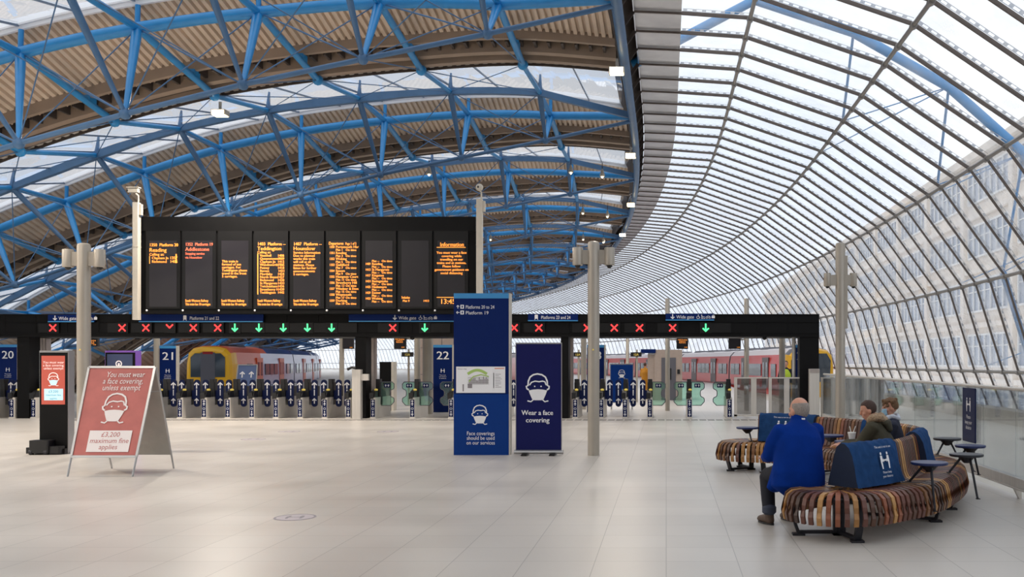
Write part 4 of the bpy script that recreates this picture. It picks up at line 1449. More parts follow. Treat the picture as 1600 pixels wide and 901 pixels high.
post = quad_plate('poster', pl, pr_, tr, tl, -0.012, M_red, nrm)
# border rails
mb = MB()
for a, b in ((tl, tr), (pl, pr_), (tl, pl), (tr, pr_)):
    mb.beam(a + nrm * 0.004, b + nrm * 0.004, 0.034, 0.02, up=nrm)
mb.build('snap_frame', M_alu, root)
q0, q1 = (tl + V(0, 0.03, 0)), (tr + V(0, 0.03, 0))
rb, rc = q0 + (rl - q0) * 0.86, q1 + (rr - q1) * 0.86
quad_plate('back_panel', q0, q1, rc, rb, 0.01, M_greyboard, V(0, -1, 0))
mb = MB()
a, b = tr + (frt - tr) * 0.23, q1 + (rr - q1) * 0.23
mb.tube([a, b], 0.006, 6)
a, b = tl + (fl - tl) * 0.23, q0 + (rl - q0) * 0.23
mb.tube([a, b], 0.006, 6)
mb.build('spreader', M_alu, root)
# print on the poster: skewed frame following the leaning sheet
W_ = (tr - tl).length; H_ = (tl - pl).length
class Skew:
    def at(self, a, b, lift=0.0):  # a 0..1 across, b 0..1 from the bottom up
        p = (pl + (pr_ - pl) * a) * (1 - b) + (tl + (tr - tl) * a) * b
        return p + nrm * (0.008 + lift)
sk = Skew()
class SkM:                               # metric version
    def __init__(s): pass
    def at(s, a, b, lift=0.0): return sk.at(a / W_, b / H_, lift)
sm = SkM()
mb = MB()
lx = 0.555 * W_
for j, s in enumerate(('You must wear', 'a face covering,', 'unless exempt')):
    text(mb, sm, s, (0.58, 0.56, 0.555)[j] * W_, H_ * (0.885 - 0.075 * j), 0.125, 0, 'c', 0.002, shear=0.12, width=(0.58, 0.61, 0.58)[j] * W_)
face_icon(mb, sm, 0.52 * W_, 0.53 * H_, 0.475, 0, 0, 0.002)
mb.build('white_print', M_wprint, post)
mb = MB()
rect(mb, sm, 0.21 * W_, 0.86 * W_, 0.05 * H_, 0.285 * H_, 0, 0.002)
for j, s in enumerate(('£3,200', 'maximum fine', 'applies')):
    text(mb, sm, s, 0.535 * W_, H_ * (0.215 - 0.068 * j), 0.105, 1, 'c', 0.004, shear=0.1)
mb.build('fine_panel', [M_wprint, M_pinktext], post)

# ------------------------------------------------------------------ serpentine slatted bench
BPTS = [(1.68, 9.33), (2.22, 9.86), (2.66, 10.62), (3.02, 11.45), (3.2, 12.2), (3.1, 12.95), (2.78, 13.65), (2.35, 14.3), (1.88, 14.78), (1.33, 15.0)]
def catmull(P, n):
    out = []
    for i in range(len(P) - 1):
        p0 = P[max(0, i - 1)]; p1 = P[i]; p2 = P[i + 1]; p3 = P[min(len(P) - 1, i + 2)]
        for k in range(n):
            t = k / n
            out.append(V(*[0.5 * (2 * p1[j] + (p2[j] - p0[j]) * t + (2 * p0[j] - 5 * p1[j] + 4 * p2[j] - p3[j]) * t * t + (-p0[j] + 3 * p1[j] - 3 * p2[j] + p3[j]) * t ** 3) for j in (0, 1)], 0))
    out.append(V(P[-1][0], P[-1][1], 0))
    return out
BC = catmull(BPTS, 30)
BLEN = [0.0]
for a, b in zip(BC, BC[1:]):
    BLEN.append(BLEN[-1] + (b - a).length)
BTOT = BLEN[-1]
def bpath(s):
    """point, tangent, right-hand normal (towards the outer side) of the backrest line"""
    s = max(0.0, min(BTOT, s))
    lo, hi = 0, len(BLEN) - 1
    while hi - lo > 1:
        m = (lo + hi) // 2
        if BLEN[m] <= s: lo = m
        else: hi = m
    t = (s - BLEN[lo]) / max(1e-9, BLEN[hi] - BLEN[lo])
    p = BC[lo].lerp(BC[hi], t)
    i0, i1 = max(0, lo - 4), min(len(BC) - 1, hi + 4)
    d = (BC[i1] - BC[i0]).normalized()
    return p, d, V(d.y, -d.x, 0)
BW = 0.54
SEATP = [(BW - 0.015, 0.17), (BW, 0.24), (BW, 0.34), (BW - 0.02, 0.405), (BW - 0.07, 0.445), (BW - 0.16, 0.457), (0.30, 0.447), (0.16, 0.44)]
BACKP = [(0.16, 0.44), (0.115, 0.462), (0.09, 0.52), (0.07, 0.64), (0.05, 0.76), (0.032, 0.83), (0.0, 0.86)]
def slat(mb, org, nrm, tan, prof, w_of, th=0.022, m=0):
    n = len(prof)
    T, Bm = [], []
    for i, (t, z) in enumerate(prof):
        a, b = prof[max(0, i - 1)], prof[min(n - 1, i + 1)]
        d = Vector((b[0] - a[0], b[1] - a[1])).normalized()
        q = Vector((-d.y, d.x)) * th          # thickness on the inner side
        if q.y > 0 or (abs(q.y) < 1e-3 and q.x > 0): q = -q
        w = w_of(t) / 2
        c = org + nrm * t + V(0, 0, z)
        c2 = org + nrm * (t + q.x) + V(0, 0, z + q.y)
        T.append((c - tan * w, c + tan * w)); Bm.append((c2 - tan * w, c2 + tan * w))
    vs = [p for r in T for p in r] + [p for r in Bm for p in r]
    fs = []
    o = 2 * n
    for i in range(n - 1):
        a = 2 * i
        fs += [(a, a + 1, a + 3, a + 2), (o + a, o + a + 2, o + a + 3, o + a + 1), (a, a + 2, o + a + 2, o + a), (a + 1, o + a + 1, o + a + 3, a + 3)]
    fs += [(0, o, o + 1, 1), (o - 2, o - 1, 2 * o - 1, 2 * o - 2)]
    mb.add(vs, fs, m)

bench = thing('serpentine_bench', 'long curving slatted wooden bench of mixed woods winding along the glass balustrade', 'bench', (0, 0, 0))
R_ = random.Random(11)
seat, back = MB(), MB()
def wood():
    return R_.choices(range(7), (4, 3, 3, 4, 3, 2, 2))[0]
pitch = 0.073
ns = int(BTOT / pitch)
full_back = BACKP + [(-t, z) for t, z in BACKP[-2::-1]]
for i in range(ns + 1):
    s = BTOT * i / ns
    p, d, nn = bpath(s)
    p2, d2, nn2 = bpath(s + 0.02)
    turn = math.atan2(d.x * d2.y - d.y * d2.x, d.dot(d2)) / max(1e-6, (p2 - p).length) if s < BTOT - 0.03 else 0
    m = wood()
    for sd in (1, -1):
        wf = lambda t, sd=sd: max(0.012, min(0.05, 0.74 * pitch * (1 + sd * turn * t)))
        slat(seat, p, nn * sd, d, SEATP, wf, m=m)
    wb = lambda t: 0.76 * pitch
    if 0.10 < s < BTOT - 0.10:
        slat(back, p, nn, d, full_back, wb, m=m)
# the two rounded ends: slats fan out round the end point
for (s, sg) in ((0.0, 1), (BTOT, -1)):
    p, d, nn = bpath(s)
    nf = 20
    for k in range(1, nf):
        a = math.pi * k / nf
        dirv = nn * math.cos(a) - d * (sg * math.sin(a))
        tan = V(-dirv.y, dirv.x, 0)
        m = wood()
        step = math.pi / nf
        wf = lambda t: max(0.008, min(0.046, step * t * 0.86))
        slat(seat, p, dirv, tan, SEATP[:-1] + [(0.12, 0.443), (0.06, 0.443)], wf, m=m)
seat.build('seat_slats', WOODS, bench)
back.build('backrest_slats', WOODS, bench)
# rails under the slats
mb = MB()
for off in (-0.40, 0.40):
    mb.tube([bpath(BTOT * i / 60)[0] + bpath(BTOT * i / 60)[2] * off + V(0, 0, 0.385) for i in range(61)], 0.024, 6)
for (s, sg) in ((0.0, 1), (BTOT, -1)):
    p, d, nn = bpath(s)
    mb.tube([p + (nn * math.cos(math.pi * k / 14) - d * (sg * math.sin(math.pi * k / 14))) * 0.40 + V(0, 0, 0.385) for k in range(15)], 0.024, 6)
mb.build('under_rail', M_iron, bench)
def leg_frame(p, dirv, r0, r1):
    mb = MB()
    for t in (r0, r1):
        if t is None: continue
        sg = 1 if t > 0 else -1
        top, mid, ft = p + dirv * t + V(0, 0, 0.40), p + dirv * (t * 0.97) + V(0, 0, 0.16), p + dirv * (t * 0.86) + V(0, 0, 0.02)
        mb.beam(top, mid, 0.07, 0.03, up=dirv); mb.beam(mid, ft, 0.07, 0.03, up=dirv)
        mb.bbox(ft.x - 0.06, ft.x + 0.06, ft.y - 0.05, ft.y + 0.05, 0, 0.02)
    a = p + dirv * (r0 * 0.86 if r0 is not None else 0); b = p + dirv * (r1 * 0.86 if r1 is not None else 0)
    mb.beam(a + V(0, 0, 0.03), b + V(0, 0, 0.03), 0.05, 0.03)
    mb.build('leg_frame', M_iron, bench)
p0, d0, n0 = bpath(0)
for ang in (28, 132):
    a = math.radians(ang)
    leg_frame(p0, n0 * math.cos(a) - d0 * math.sin(a), 0.0, 0.46)
mb = MB(); mb.bbox(p0.x - 0.06, p0.x - 0.02, p0.y - 0.03, p0.y + 0.03, 0, 0.42); mb.bbox(p0.x + 0.02, p0.x + 0.06, p0.y - 0.03, p0.y + 0.03, 0, 0.42); mb.build('centre_post', M_iron, bench)
for s in (1.25, 2.15, 3.05, 3.95, 4.85, 5.75, 6.6):
    p, d, nn = bpath(s)
    leg_frame(p, nn, -0.46, 0.46)
pe, de, ne = bpath(BTOT)
for ang in (40, 140):
    a = math.radians(ang)
    leg_frame(pe, ne * math.cos(a) + de * math.sin(a), 0.0, 0.46)

# cloth covers pulled over parts of the backrest
def cover(s0, s1, label, icon_s, side, m_side=None):
    r = thing('backrest_cover', label, 'seat cover', bpath((s0 + s1) / 2)[0], 0, 'blue cloth covers on the bench backrest')
    o = r.location
    R2 = random.Random(int(s0 * 100))
    prof = [(0.185, 0.462), (0.165, 0.52), (0.135, 0.64), (0.105, 0.76), (0.075, 0.845), (0.03, 0.885)]
    prof = prof + [(-t, z) for t, z in prof[::-1]]
    rows = []
    N = 24
    for i in range(N + 1):
        p, d, nn = bpath(s0 + (s1 - s0) * i / N)
        row = []
        for j, (t, z) in enumerate(prof):
            wv = 0.006 * math.sin(i * 1.7 + j * 0.9) + 0.005 * math.sin(i * 0.6 - j * 1.7)
            row.append(p - o + nn * (t + (wv if t > 0 else -wv)) + V(0, 0, z + (wv * 0.5 if 0 < j < len(prof) - 1 else 0)))
        rows.append(row)
    mb = MB(); mb.sweep(rows, 0)
    mb.build('cloth', M_denim, r, smooth=True)
    for row in (rows[0], rows[-1]):
        mb = MB(); mb.add(row, [tuple(range(len(row)))], 0)
        mb.build('end_panel', M_denimdark, r)
    if icon_s is not None:
        p, d, nn = bpath(icon_s)
        nn = nn * side
        rgt = d if side > 0 else -d
        fr = Frame(p - o + nn * 0.176 + V(0, 0, 0.50), rgt, (nn * -0.24 + V(0, 0, 1)))
        if fr.n.dot(nn) < 0: fr.r = -fr.r; fr.n = -fr.n
        mb = MB()
        gap_icon(mb, fr, 0, 0.20, 0.17, 0, 0.016)
        text(mb, fr, 'This seat is not in use', 0, 0.325, 0.034, 0, 'c', 0.016)
        text(mb, fr, 'Please keep', 0, 0.07, 0.034, 0, 'c', 0.016)
        text(mb, fr, 'your distance', 0, 0.03, 0.034, 0, 'c', 0.016)
        mb.build('white_print', M_white, r)
cover(0.06, 0.90, 'blue cloth cover over the nearest backrest, beside the person in the blue jacket', 0.55, 1)
cover(1.98, 2.75, 'blue cloth cover at the bend of the bench beyond the striped wooden backrest', None, 1)
cover(4.15, 4.75, 'blue cloth cover on the far arm of the bench behind the paper cup', 4.45, -1)
cover(5.75, 6.75, 'dark blue cloth cover at the far left end of the bench', 6.35, -1)

# small round tables standing along the bench
def bench_table(x, y, rad, zt, label, m, legs3=True):
    r = thing('bench_table', label, 'table', (x, y, 0.0), 0, 'small round tables on the bench')
    mb = MB()
    mb.lathe((0, 0, 0), [(rad * 0.96, zt - 0.028), (rad, zt - 0.02), (rad, zt - 0.005), (rad * 0.985, zt)], 32)
    mb.build('table_top', m, r)
    mb = MB()
    mb.lathe((0, 0, 0), [(0.03, zt - 0.10), (0.06, zt - 0.07), (0.10, zt - 0.028)], 14)
    mb.build('boss', M_iron, r)
    return r
def table_legs(r, zt, feet):
    for (dx, dy, z) in feet:
        mb = MB()
        mb.tube([(dx * 0.35, dy * 0.35, zt - 0.05), (dx, dy, z + 0.01), (dx * 1.05, dy * 1.05, z + 0.008)], [0.014, 0.013, 0.012], 8)
        mb.bbox(dx * 1.05 - 0.02, dx * 1.05 + 0.02, dy * 1.05 - 0.02, dy * 1.05 + 0.02, z, z + 0.008)
        mb.build('leg', M_iron, r)
TABS = [(X(1452, 9.7), 9.7, 0.185, 0.67, 'navy round table on the bench in front of the striped wooden backrest', M_tabletop, [(-0.17, 0.1, 0.457), (0.0, -0.2, 0.2)]),
        (X(1510, 10.55), 10.55, 0.182, 0.67, 'dark round table on three thin legs at the right edge of the bench', M_tabletop2, [(-0.17, 0.05, 0.457), (0.06, -0.19, 0.2), (0.12, 0.14, 0.457)]),
        (X(1516, 11.65), 11.65, 0.182, 0.67, 'navy round table partly behind the dark one at the right edge of the bench', M_tabletop, [(-0.17, -0.04, 0.457), (0.12, 0.06, 0.3)]),
        (X(1480, 12.75), 12.75, 0.182, 0.67, 'dark round table farthest back at the right bend of the bench', M_tabletop2, [(-0.14, -0.05, 0.457), (0.1, -0.07, 0.457)]),
        (X(1168, 14.9), 14.9, 0.175, 0.67, 'navy round table at the far left end of the bench', M_tabletop, [(0.05, -0.12, 0.457)]),
        (X(1298, 13.3), 13.3, 0.18, 0.67, 'navy round table behind the right arm of the person in blue', M_tabletop, [(0.12, 0.1, 0.457), (0.16, -0.02, 0.457)]),
        (X(1326, 12.3), 12.3, 0.18, 0.67, 'round table holding the white paper cup', M_tabletop, [(0.1, -0.08, 0.0), (-0.1, 0.1, 0.0)])]
for x, y, rad, zt, lab, m, feet in TABS:
    r = bench_table(x, y, rad, zt, lab, m)
    table_legs(r, zt, feet)
cx_, cy_ = X(1331, 12.25), 12.25
r = thing('paper_cup', 'white paper cup with two straws on the little table before the man in the parka', 'cup', (cx_, cy_, 0.67))
mb = MB(); mb.lathe((0, 0, 0), [(0.032, 0), (0.05, 0.10), (0.054, 0.10), (0.054, 0.112), (0.01, 0.114)], 18); mb.build('body', M_cup, r, smooth=True)
for dx in (-0.012, 0.02):
    mb = MB(); mb.tube([(dx * 0.5, 0, 0.09), (dx * 2.4, 0, 0.19)], 0.005, 6); mb.build('straw', M_cup, r)

# ------------------------------------------------------------------ people
def remesh(o, voxel, smooth=6):
    md = o.modifiers.new('remesh', 'REMESH'); md.mode = 'VOXEL'; md.voxel_size = voxel; md.use_smooth_shade = True
    ms = o.modifiers.new('smooth', 'SMOOTH'); ms.iterations = smooth; ms.factor = 0.5
    return o
def limb(mb, pts, rads, n=12, flat=None):
    """tapering limb with rounded ends; rads: one radius or (rx, ry) per point"""
    pts = [V(p) for p in pts]
    rr = []
    prev = None
    for i, p in enumerate(pts):
        if i == 0: d = pts[1] - p
        elif i == len(pts) - 1: d = p - pts[i - 1]
        else: d = (pts[i + 1] - p).normalized() + (p - pts[i - 1]).normalized()
        d.normalize()
        a = flat if flat is not None else (prev if prev is not None else (V(0, 0, 1) if abs(d.z) < 0.9 else V(0, 1, 0)))
        a = (a - d * a.dot(d)).normalized(); prev = a
        b = d.cross(a)
        r = rads[i]; rx, ry = r if isinstance(r, tuple) else (r, r)
        if i == 0:
            for q in (0.45, 0.85):
                rr.append([p - d * min(rx, ry) * (1 - q) + a * rx * q * math.cos(2 * math.pi * k / n) + b * ry * q * math.sin(2 * math.pi * k / n) for k in range(n)])
        rr.append([p + a * rx * math.cos(2 * math.pi * k / n) + b * ry * math.sin(2 * math.pi * k / n) for k in range(n)])
        if i == len(pts) - 1:
            for q in (0.85, 0.45):
                rr.append([p + d * min(rx, ry) * (1 - q) + a * rx * q * math.cos(2 * math.pi * k / n) + b * ry * q * math.sin(2 * math.pi * k / n) for k in range(n)])
    mb.rings(rr)
def hand(mb, wrist, fwd, palm_n, curl=0.5, size=1.0, thumb_side=1):
    """palm, four unequal bent fingers, thumb leaving the side of the palm"""
    f = V(fwd).normalized(); nrm = V(palm_n); nrm = (nrm - f * nrm.dot(f)).normalized(); s = f.cross(nrm)
    w = V(wrist)
    limb(mb, [w, w + f * 0.045 * size, w + f * 0.085 * size], [(0.017 * size, 0.026 * size), (0.016 * size, 0.040 * size), (0.014 * size, 0.040 * size)], 10, flat=nrm)
    for j, (off, ln) in enumerate(((-0.031, 0.066), (-0.0105, 0.078), (0.0105, 0.073), (0.031, 0.056))):
        b = w + f * 0.088 * size + s * off * size
        pts = [b - f * 0.02 * size]
        a = 0.15; p = b
        for seg in (0.45, 0.32, 0.23):
            dd = f * math.cos(a) + nrm * math.sin(a)
            pts.append(p); p = p + dd * ln * seg * size; a += curl
        pts.append(p)
        limb(mb, pts, [0.0095 * size, 0.0095 * size, 0.009 * size, 0.0085 * size, 0.0075 * size], 8)
    b = w + f * 0.03 * size + s * 0.03 * thumb_side * size
    t1 = b + (f * 0.6 + s * thumb_side * 0.75 + nrm * 0.3).normalized() * 0.035 * size
    t2 = t1 + (f * 0.9 + s * thumb_side * 0.25 + nrm * 0.4).normalized() * 0.03 * size
    limb(mb, [b, t1, t2], [0.013 * size, 0.011 * size, 0.009 * size], 8)

def head(mb, c, fwd, up, size=1.0):
    """skull with jaw, nose, brow, lips, ears; c = centre of the skull"""
    f = V(fwd).normalized(); u = V(up); u = (u - f * u.dot(f)).normalized(); r = f.cross(u)
    M = Matrix((r, f, u)).transposed()
    k = size
    P = lambda x, y, z: c + r * x * k + f * y * k + u * z * k
    mb.ball(P(0, -0.012, 0.02), 0.077 * k, 0.096 * k, 0.098 * k, 18, 12, M=M)
    mb.ball(P(0, 0.025, -0.055), 0.058 * k, 0.062 * k, 0.062 * k, 14, 9, M=M)
    mb.ball(P(0, 0.052, -0.088), 0.032 * k, 0.028 * k, 0.024 * k, 12, 8, M=M)
    limb(mb, [P(0, 0.088, 0.015), P(0, 0.103, -0.018), P(0, 0.098, -0.028)], [0.011 * k, 0.015 * k, 0.013 * k], 8)
    for s in (-1, 1):
        mb.ball(P(s * 0.03, 0.078, 0.024), 0.024 * k, 0.014 * k, 0.010 * k, 10, 6, M=M)
        mb.ball(P(s * 0.012, 0.086, -0.06), 0.016 * k, 0.012 * k, 0.008 * k, 8, 5, M=M)
        mb.ball(P(s * 0.079, -0.012, -0.012), 0.010 * k, 0.022 * k, 0.032 * k, 10, 7, M=M)
        mb.ball(P(s * 0.045, 0.055, -0.025), 0.024 * k, 0.024 * k, 0.022 * k, 10, 6, M=M)
    return P, M

def person(name_label, hips, fwd, chest, neck, headc, head_f, head_up, hs, shoulders, elbows, wrists, knees, ankles, toes, hand_dirs, hand_nrm, voxel, scale=1.0, shw=0.2):
    r = thing('person', name_label, 'person', (hips.x, hips.y, 0))
    o = V(hips.x, hips.y, 0)
    f = V(fwd).normalized(); side = V(f.y, -f.x, 0)
    mb = MB()
    L = lambda p: V(p) - o
    k = scale
    limb(mb, [L(hips) + V(0, 0, 0.02), L(hips).lerp(L(chest), 0.5), L(chest), L(neck) - V(0, 0, 0.06)], [(0.165 * k, 0.12 * k), (0.15 * k, 0.11 * k), (0.175 * k, 0.12 * k), (0.09 * k, 0.07 * k)], 16, flat=side)
    limb(mb, [L(neck) - V(0, 0, 0.05), L(neck).lerp(L(headc), 0.55)], [0.062 * k, 0.055 * k], 12)
    P, M = head(mb, L(headc), head_f, head_up, hs)
    for i in (0, 1):
        limb(mb, [L(shoulders[i]), L(shoulders[i]).lerp(L(elbows[i]), 0.5), L(elbows[i]), L(elbows[i]).lerp(L(wrists[i]), 0.4), L(wrists[i])], [0.058 * k, 0.05 * k, 0.042 * k, 0.04 * k, 0.028 * k], 12)
        hand(mb, L(wrists[i]), hand_dirs[i], hand_nrm[i], 0.55, 1.0 * min(1, k), 1 if i == 0 else -1)
        hip = L(hips) + side * (0.09 * k * (1 if i else -1)) + V(0, 0, 0.0)
        limb(mb, [hip, hip.lerp(L(knees[i]), 0.5), L(knees[i])], [0.085 * k, 0.075 * k, 0.056 * k], 12)
        limb(mb, [L(knees[i]), L(knees[i]).lerp(L(ankles[i]), 0.35), L(ankles[i])], [0.054 * k, 0.055 * k, 0.036 * k], 12)
        limb(mb, [L(ankles[i]), L(toes[i])], [0.034 * k, 0.03 * k], 10)
    b = mb.build('body', M_skin, r, smooth=True)
    remesh(b, voxel, 3)
    return r, o, P, M, side, f, L

def shoe(r, L, ankle, toe, m=None):
    a, t = L(ankle), L(toe)
    d = V(t.x - a.x, t.y - a.y, 0).normalized()
    mb = MB()
    heel = V(a.x, a.y, 0.045) - d * 0.04
    limb(mb, [heel, V(a.x, a.y, 0.055) + d * 0.06, V(t.x, t.y, 0.038) + d * 0.03], [(0.048, 0.042), (0.05, 0.05), (0.034, 0.045)], 12, flat=V(0, 0, 1))
    limb(mb, [V(a.x, a.y, 0.05), V(a.x, a.y, 0.115)], [0.052, 0.052], 12)
    s = mb.build('shoe', m or M_shoe, r, smooth=True); remesh(s, 0.012, 3)
    mb = MB()
    nn = V(-d.y, d.x, 0)
    c = heel
    pts = []
    for q in range(16):
        an = 2 * math.pi * q / 16
        ln = 0.165 if math.cos(an) > 0 else 0.125
        pts.append(V(a.x, a.y, 0) + d * (0.045 + ln * math.cos(an)) + nn * 0.047 * math.sin(an) * (1.05 if math.cos(an) > 0 else 0.9) + V(0, 0, 0.002))
    mb.prism(pts, (0, 0, 0.018)); mb.build('sole', M_black2, s)

def hair_cap(mb, P, M, k, back=-0.016, thick=0.006, low=-0.03, front=0.03, ztop=None):
    """hair shell hugging the skull, open over the face"""
    rings = []
    n, m = 22, 9
    for i in range(m + 1):
        z = low + (0.122 + thick - low) * (1 - (1 - i / m) ** 1.6)
        if ztop is not None: z = low + (ztop - low) * i / m
        zz = max(-1, min(1, (z - 0.02) / (0.098 + thick)))
        rad = math.sqrt(max(0.0004, 1 - zz * zz))
        ring = []
        for q in range(n):
            a = 2 * math.pi * q / n
            y = math.sin(a) * (0.096 + thick) * rad - 0.012
            x = math.cos(a) * (0.077 + thick) * rad
            if z < 0.075 and y > front: y = front - 0.01 + (z - low) * 0.2
            ring.append(P(x, y, z))
        rings.append(ring)
    mb.rings(rings)

# --- person in the royal blue jacket, seen from behind
hips = V(1.36, 9.66, 0.56); f = V(-0.42, 0.9, 0).normalized(); sd = V(f.y, -f.x, 0)
neck = V(1.335, 9.77, 1.09); hc = V(1.355, 9.81, 1.178)
chest = V(1.345, 9.72, 0.86)
sh = [V(1.345, 9.75, 1.0) - sd * 0.2, V(1.345, 9.75, 1.0) + sd * 0.2]
el = [sh[0] - sd * 0.07 + f * 0.12 + V(0, 0, -0.27), sh[1] + sd * 0.06 + f * 0.12 + V(0, 0, -0.27)]
wr = [el[0] + f * 0.22 + sd * 0.09 + V(0, 0, -0.04), el[1] + f * 0.22 - sd * 0.09 + V(0, 0, -0.04)]
kn = [V(1.05, 10.03, 0.50), V(1.40, 10.16, 0.50)]
an = [V(1.065, 9.93, 0.09), V(1.325, 10.12, 0.09)]
to = [an[0] + f * 0.15 - V(0, 0, 0.05), an[1] + f * 0.15 - V(0, 0, 0.05)]
r, o, P, M, sd, f, L = person('balding grey-haired person in a royal blue jacket sitting with their back to the viewer', hips, f, chest, neck, hc, V(-0.5, 0.86, -0.12), V(0, 0.05, 1), 1.16, sh, el, wr, kn, an, to,
    [(f + sd * 0.3), (f - sd * 0.3)], [V(0, 0, -1), V(0, 0, -1)], 0.0085, 1.12)
mb = MB()                                # jacket: torso, sleeves, collar, flared hem
limb(mb, [L(V(1.325, 9.63, 0.43)), L(V(1.33, 9.64, 0.56)), L(V(1.335, 9.68, 0.74)), L(V(1.345, 9.72, 0.90)), L(V(1.345, 9.75, 1.0)), L(V(1.34, 9.77, 1.075))],
     [(0.295, 0.20), (0.29, 0.20), (0.265, 0.19), (0.25, 0.175), (0.205, 0.135), (0.095, 0.085)], 22, flat=sd)
limb(mb, [L(V(1.34, 9.77, 1.05)), L(V(1.35, 9.785, 1.125))], [0.085, 0.078], 14)
for i, q in ((0, -1), (1, 1)):
    limb(mb, [L(sh[i]) + V(0, 0, 0.0), L(sh[i]).lerp(L(el[i]), 0.5) + sd * q * 0.02, L(el[i]), L(wr[i])], [0.088, 0.088, 0.078, 0.058], 14)
# hem folds hanging over the edge of the seat
limb(mb, [L(V(1.10, 9.70, 0.40)), L(V(1.16, 9.66, 0.62))], [(0.12, 0.06), (0.10, 0.09)], 12, flat=V(0.6, 0.5, 0))
j = mb.build('jacket', M_jacket, r, smooth=True); remesh(j, 0.014, 5)
mb = MB(); c = P(0.0, -0.079, -0.085); 
mb.box(L(V(1.385, 9.698, 1.105)), (0.035, 0.006, 0.016)); mb.build('collar_label', M_white, j)
mb = MB()
for i in (0, 1):
    hip = L(hips) + sd * (0.1 * (1 if i else -1)) - V(0, 0, 0.005)
    limb(mb, [hip, hip.lerp(L(kn[i]), 0.5), L(kn[i])], [0.102, 0.095, 0.078], 12)
    limb(mb, [L(kn[i]), L(kn[i]).lerp(L(an[i]), 0.6), L(an[i]) + V(0, 0, 0.03)], [0.08, 0.074, 0.066], 12)
t = mb.build('trousers', M_trouser, r, smooth=True); remesh(t, 0.014, 4)
for i in (0, 1):
    mb = MB(); limb(mb, [L(an[i]) + V(0, 0, 0.035), L(an[i]) + V(0, 0, 0.09)], [0.073, 0.074], 12); mb.build('turned_up_cuff', mat('denim_cuff', lin(60, 66, 82), 0.8) if i == 0 else bpy.data.materials['denim_cuff'], t, smooth=True)
    shoe(r, L, an[i], to[i])
mb = MB(); hair_cap(mb, P, M, 1.0, low=-0.06, thick=0.004, front=-0.01, ztop=0.066)
h = mb.build('hair', M_hairgrey, r, smooth=True); remesh(h, 0.009, 3)

# --- man in the olive parka, turned to the left, leaning forward
hips = V(2.60, 11.35, 0.56); f = V(-0.93, 0.30, 0).normalized(); sd = V(f.y, -f.x, 0)
chest = V(2.49, 11.38, 0.83); neck = V(2.45, 11.40, 1.0); hc = V(2.40, 11.42, 1.105)
sh = [V(2.48, 11.39, 0.93) - sd * 0.18, V(2.48, 11.39, 0.93) + sd * 0.18]
el = [sh[0] + f * 0.17 + V(0, 0, -0.24), sh[1] + f * 0.17 + V(0, 0, -0.24)]
wr = [el[0] + f * 0.2 + sd * 0.06 + V(0, 0, 0.0), el[1] + f * 0.2 - sd * 0.06 + V(0, 0, 0.0)]
kn = [hips + f * 0.44 - sd * 0.12 + V(0, 0, -0.05), hips + f * 0.44 + sd * 0.12 + V(0, 0, -0.05)]
an = [V(kn[0].x, kn[0].y, 0.09) - f * 0.03, V(kn[1].x, kn[1].y, 0.09) - f * 0.03]
to = [an[0] + f * 0.15 - V(0, 0, 0.05), an[1] + f * 0.15 - V(0, 0, 0.05)]
r, o, P, M, sd, f, L = person('person with short dark hair in an olive parka with a fur-trimmed hood', hips, f, chest, neck, hc, V(-0.9, 0.18, -0.32), V(-0.25, 0, 1), 0.98, sh, el, wr, kn, an, to,
    [f, f], [V(0, 0, -1), V(0, 0, -1)], 0.0095, 0.98)
mb = MB()
limb(mb, [L(hips) - V(0, 0, 0.12), L(hips), L(hips).lerp(L(chest), 0.6), L(chest), L(V(2.475, 11.39, 0.94)), L(V(2.455, 11.40, 1.0))], [(0.21, 0.175), (0.215, 0.175), (0.215, 0.165), (0.205, 0.15), (0.17, 0.115), (0.09, 0.085)], 20, flat=sd)
for i in (0, 1):
    limb(mb, [L(sh[i]), L(sh[i]).lerp(L(el[i]), 0.5), L(el[i]), L(wr[i])], [0.082, 0.08, 0.072, 0.055], 14)
j = mb.build('parka', M_parka, r, smooth=True); remesh(j, 0.014, 4)
mb = MB()                                # fur trim: a tufted ring lying round the neck and back
R3 = random.Random(5)
for k in range(42):
    a = math.pi * (0.02 + 1.5 * k / 41) - 0.5
    ctr = L(neck) + f * (-0.06 - 0.085 * math.sin(a)) + sd * (0.135 * math.cos(a)) + V(0, 0, 0.005 + 0.02 * math.cos(a * 2))
    mb.ball(ctr + V(R3.uniform(-.012, .012), R3.uniform(-.012, .012), R3.uniform(-.012, .012)), R3.uniform(0.032, 0.05), n=8, m=5)
hd = mb.build('fur_trim', M_fur, r, smooth=True); remesh(hd, 0.008, 1)
mb = MB()
limb(mb, [L(neck) - f * 0.06 - V(0, 0, 0.01), L(neck) - f * 0.17 - V(0, 0, 0.05), L(neck) - f * 0.2 - V(0, 0, 0.13)], [(0.12, 0.06), (0.13, 0.06), (0.08, 0.04)], 14, flat=sd)
hd2 = mb.build('hood', M_parka, r, smooth=True); remesh(hd2, 0.012, 3)
mb = MB()
for i in (0, 1):
    hip = L(hips) + sd * (0.09 * (1 if i else -1))
    limb(mb, [hip, hip.lerp(L(kn[i]), 0.5), L(kn[i])], [0.095, 0.088, 0.07], 12)
    limb(mb, [L(kn[i]), L(kn[i]).lerp(L(an[i]), 0.5), L(an[i])], [0.07, 0.064, 0.055], 12)
t = mb.build('jeans', M_jeans, r, smooth=True); remesh(t, 0.014, 4)
for i in (0, 1): shoe(r, L, an[i], to[i], M_black2)
mb = MB(); hair_cap(mb, P, M, 1.0, low=-0.05, thick=0.006, front=0.0)
h = mb.build('hair', M_hairbrown, r, smooth=True); remesh(h, 0.008, 2)

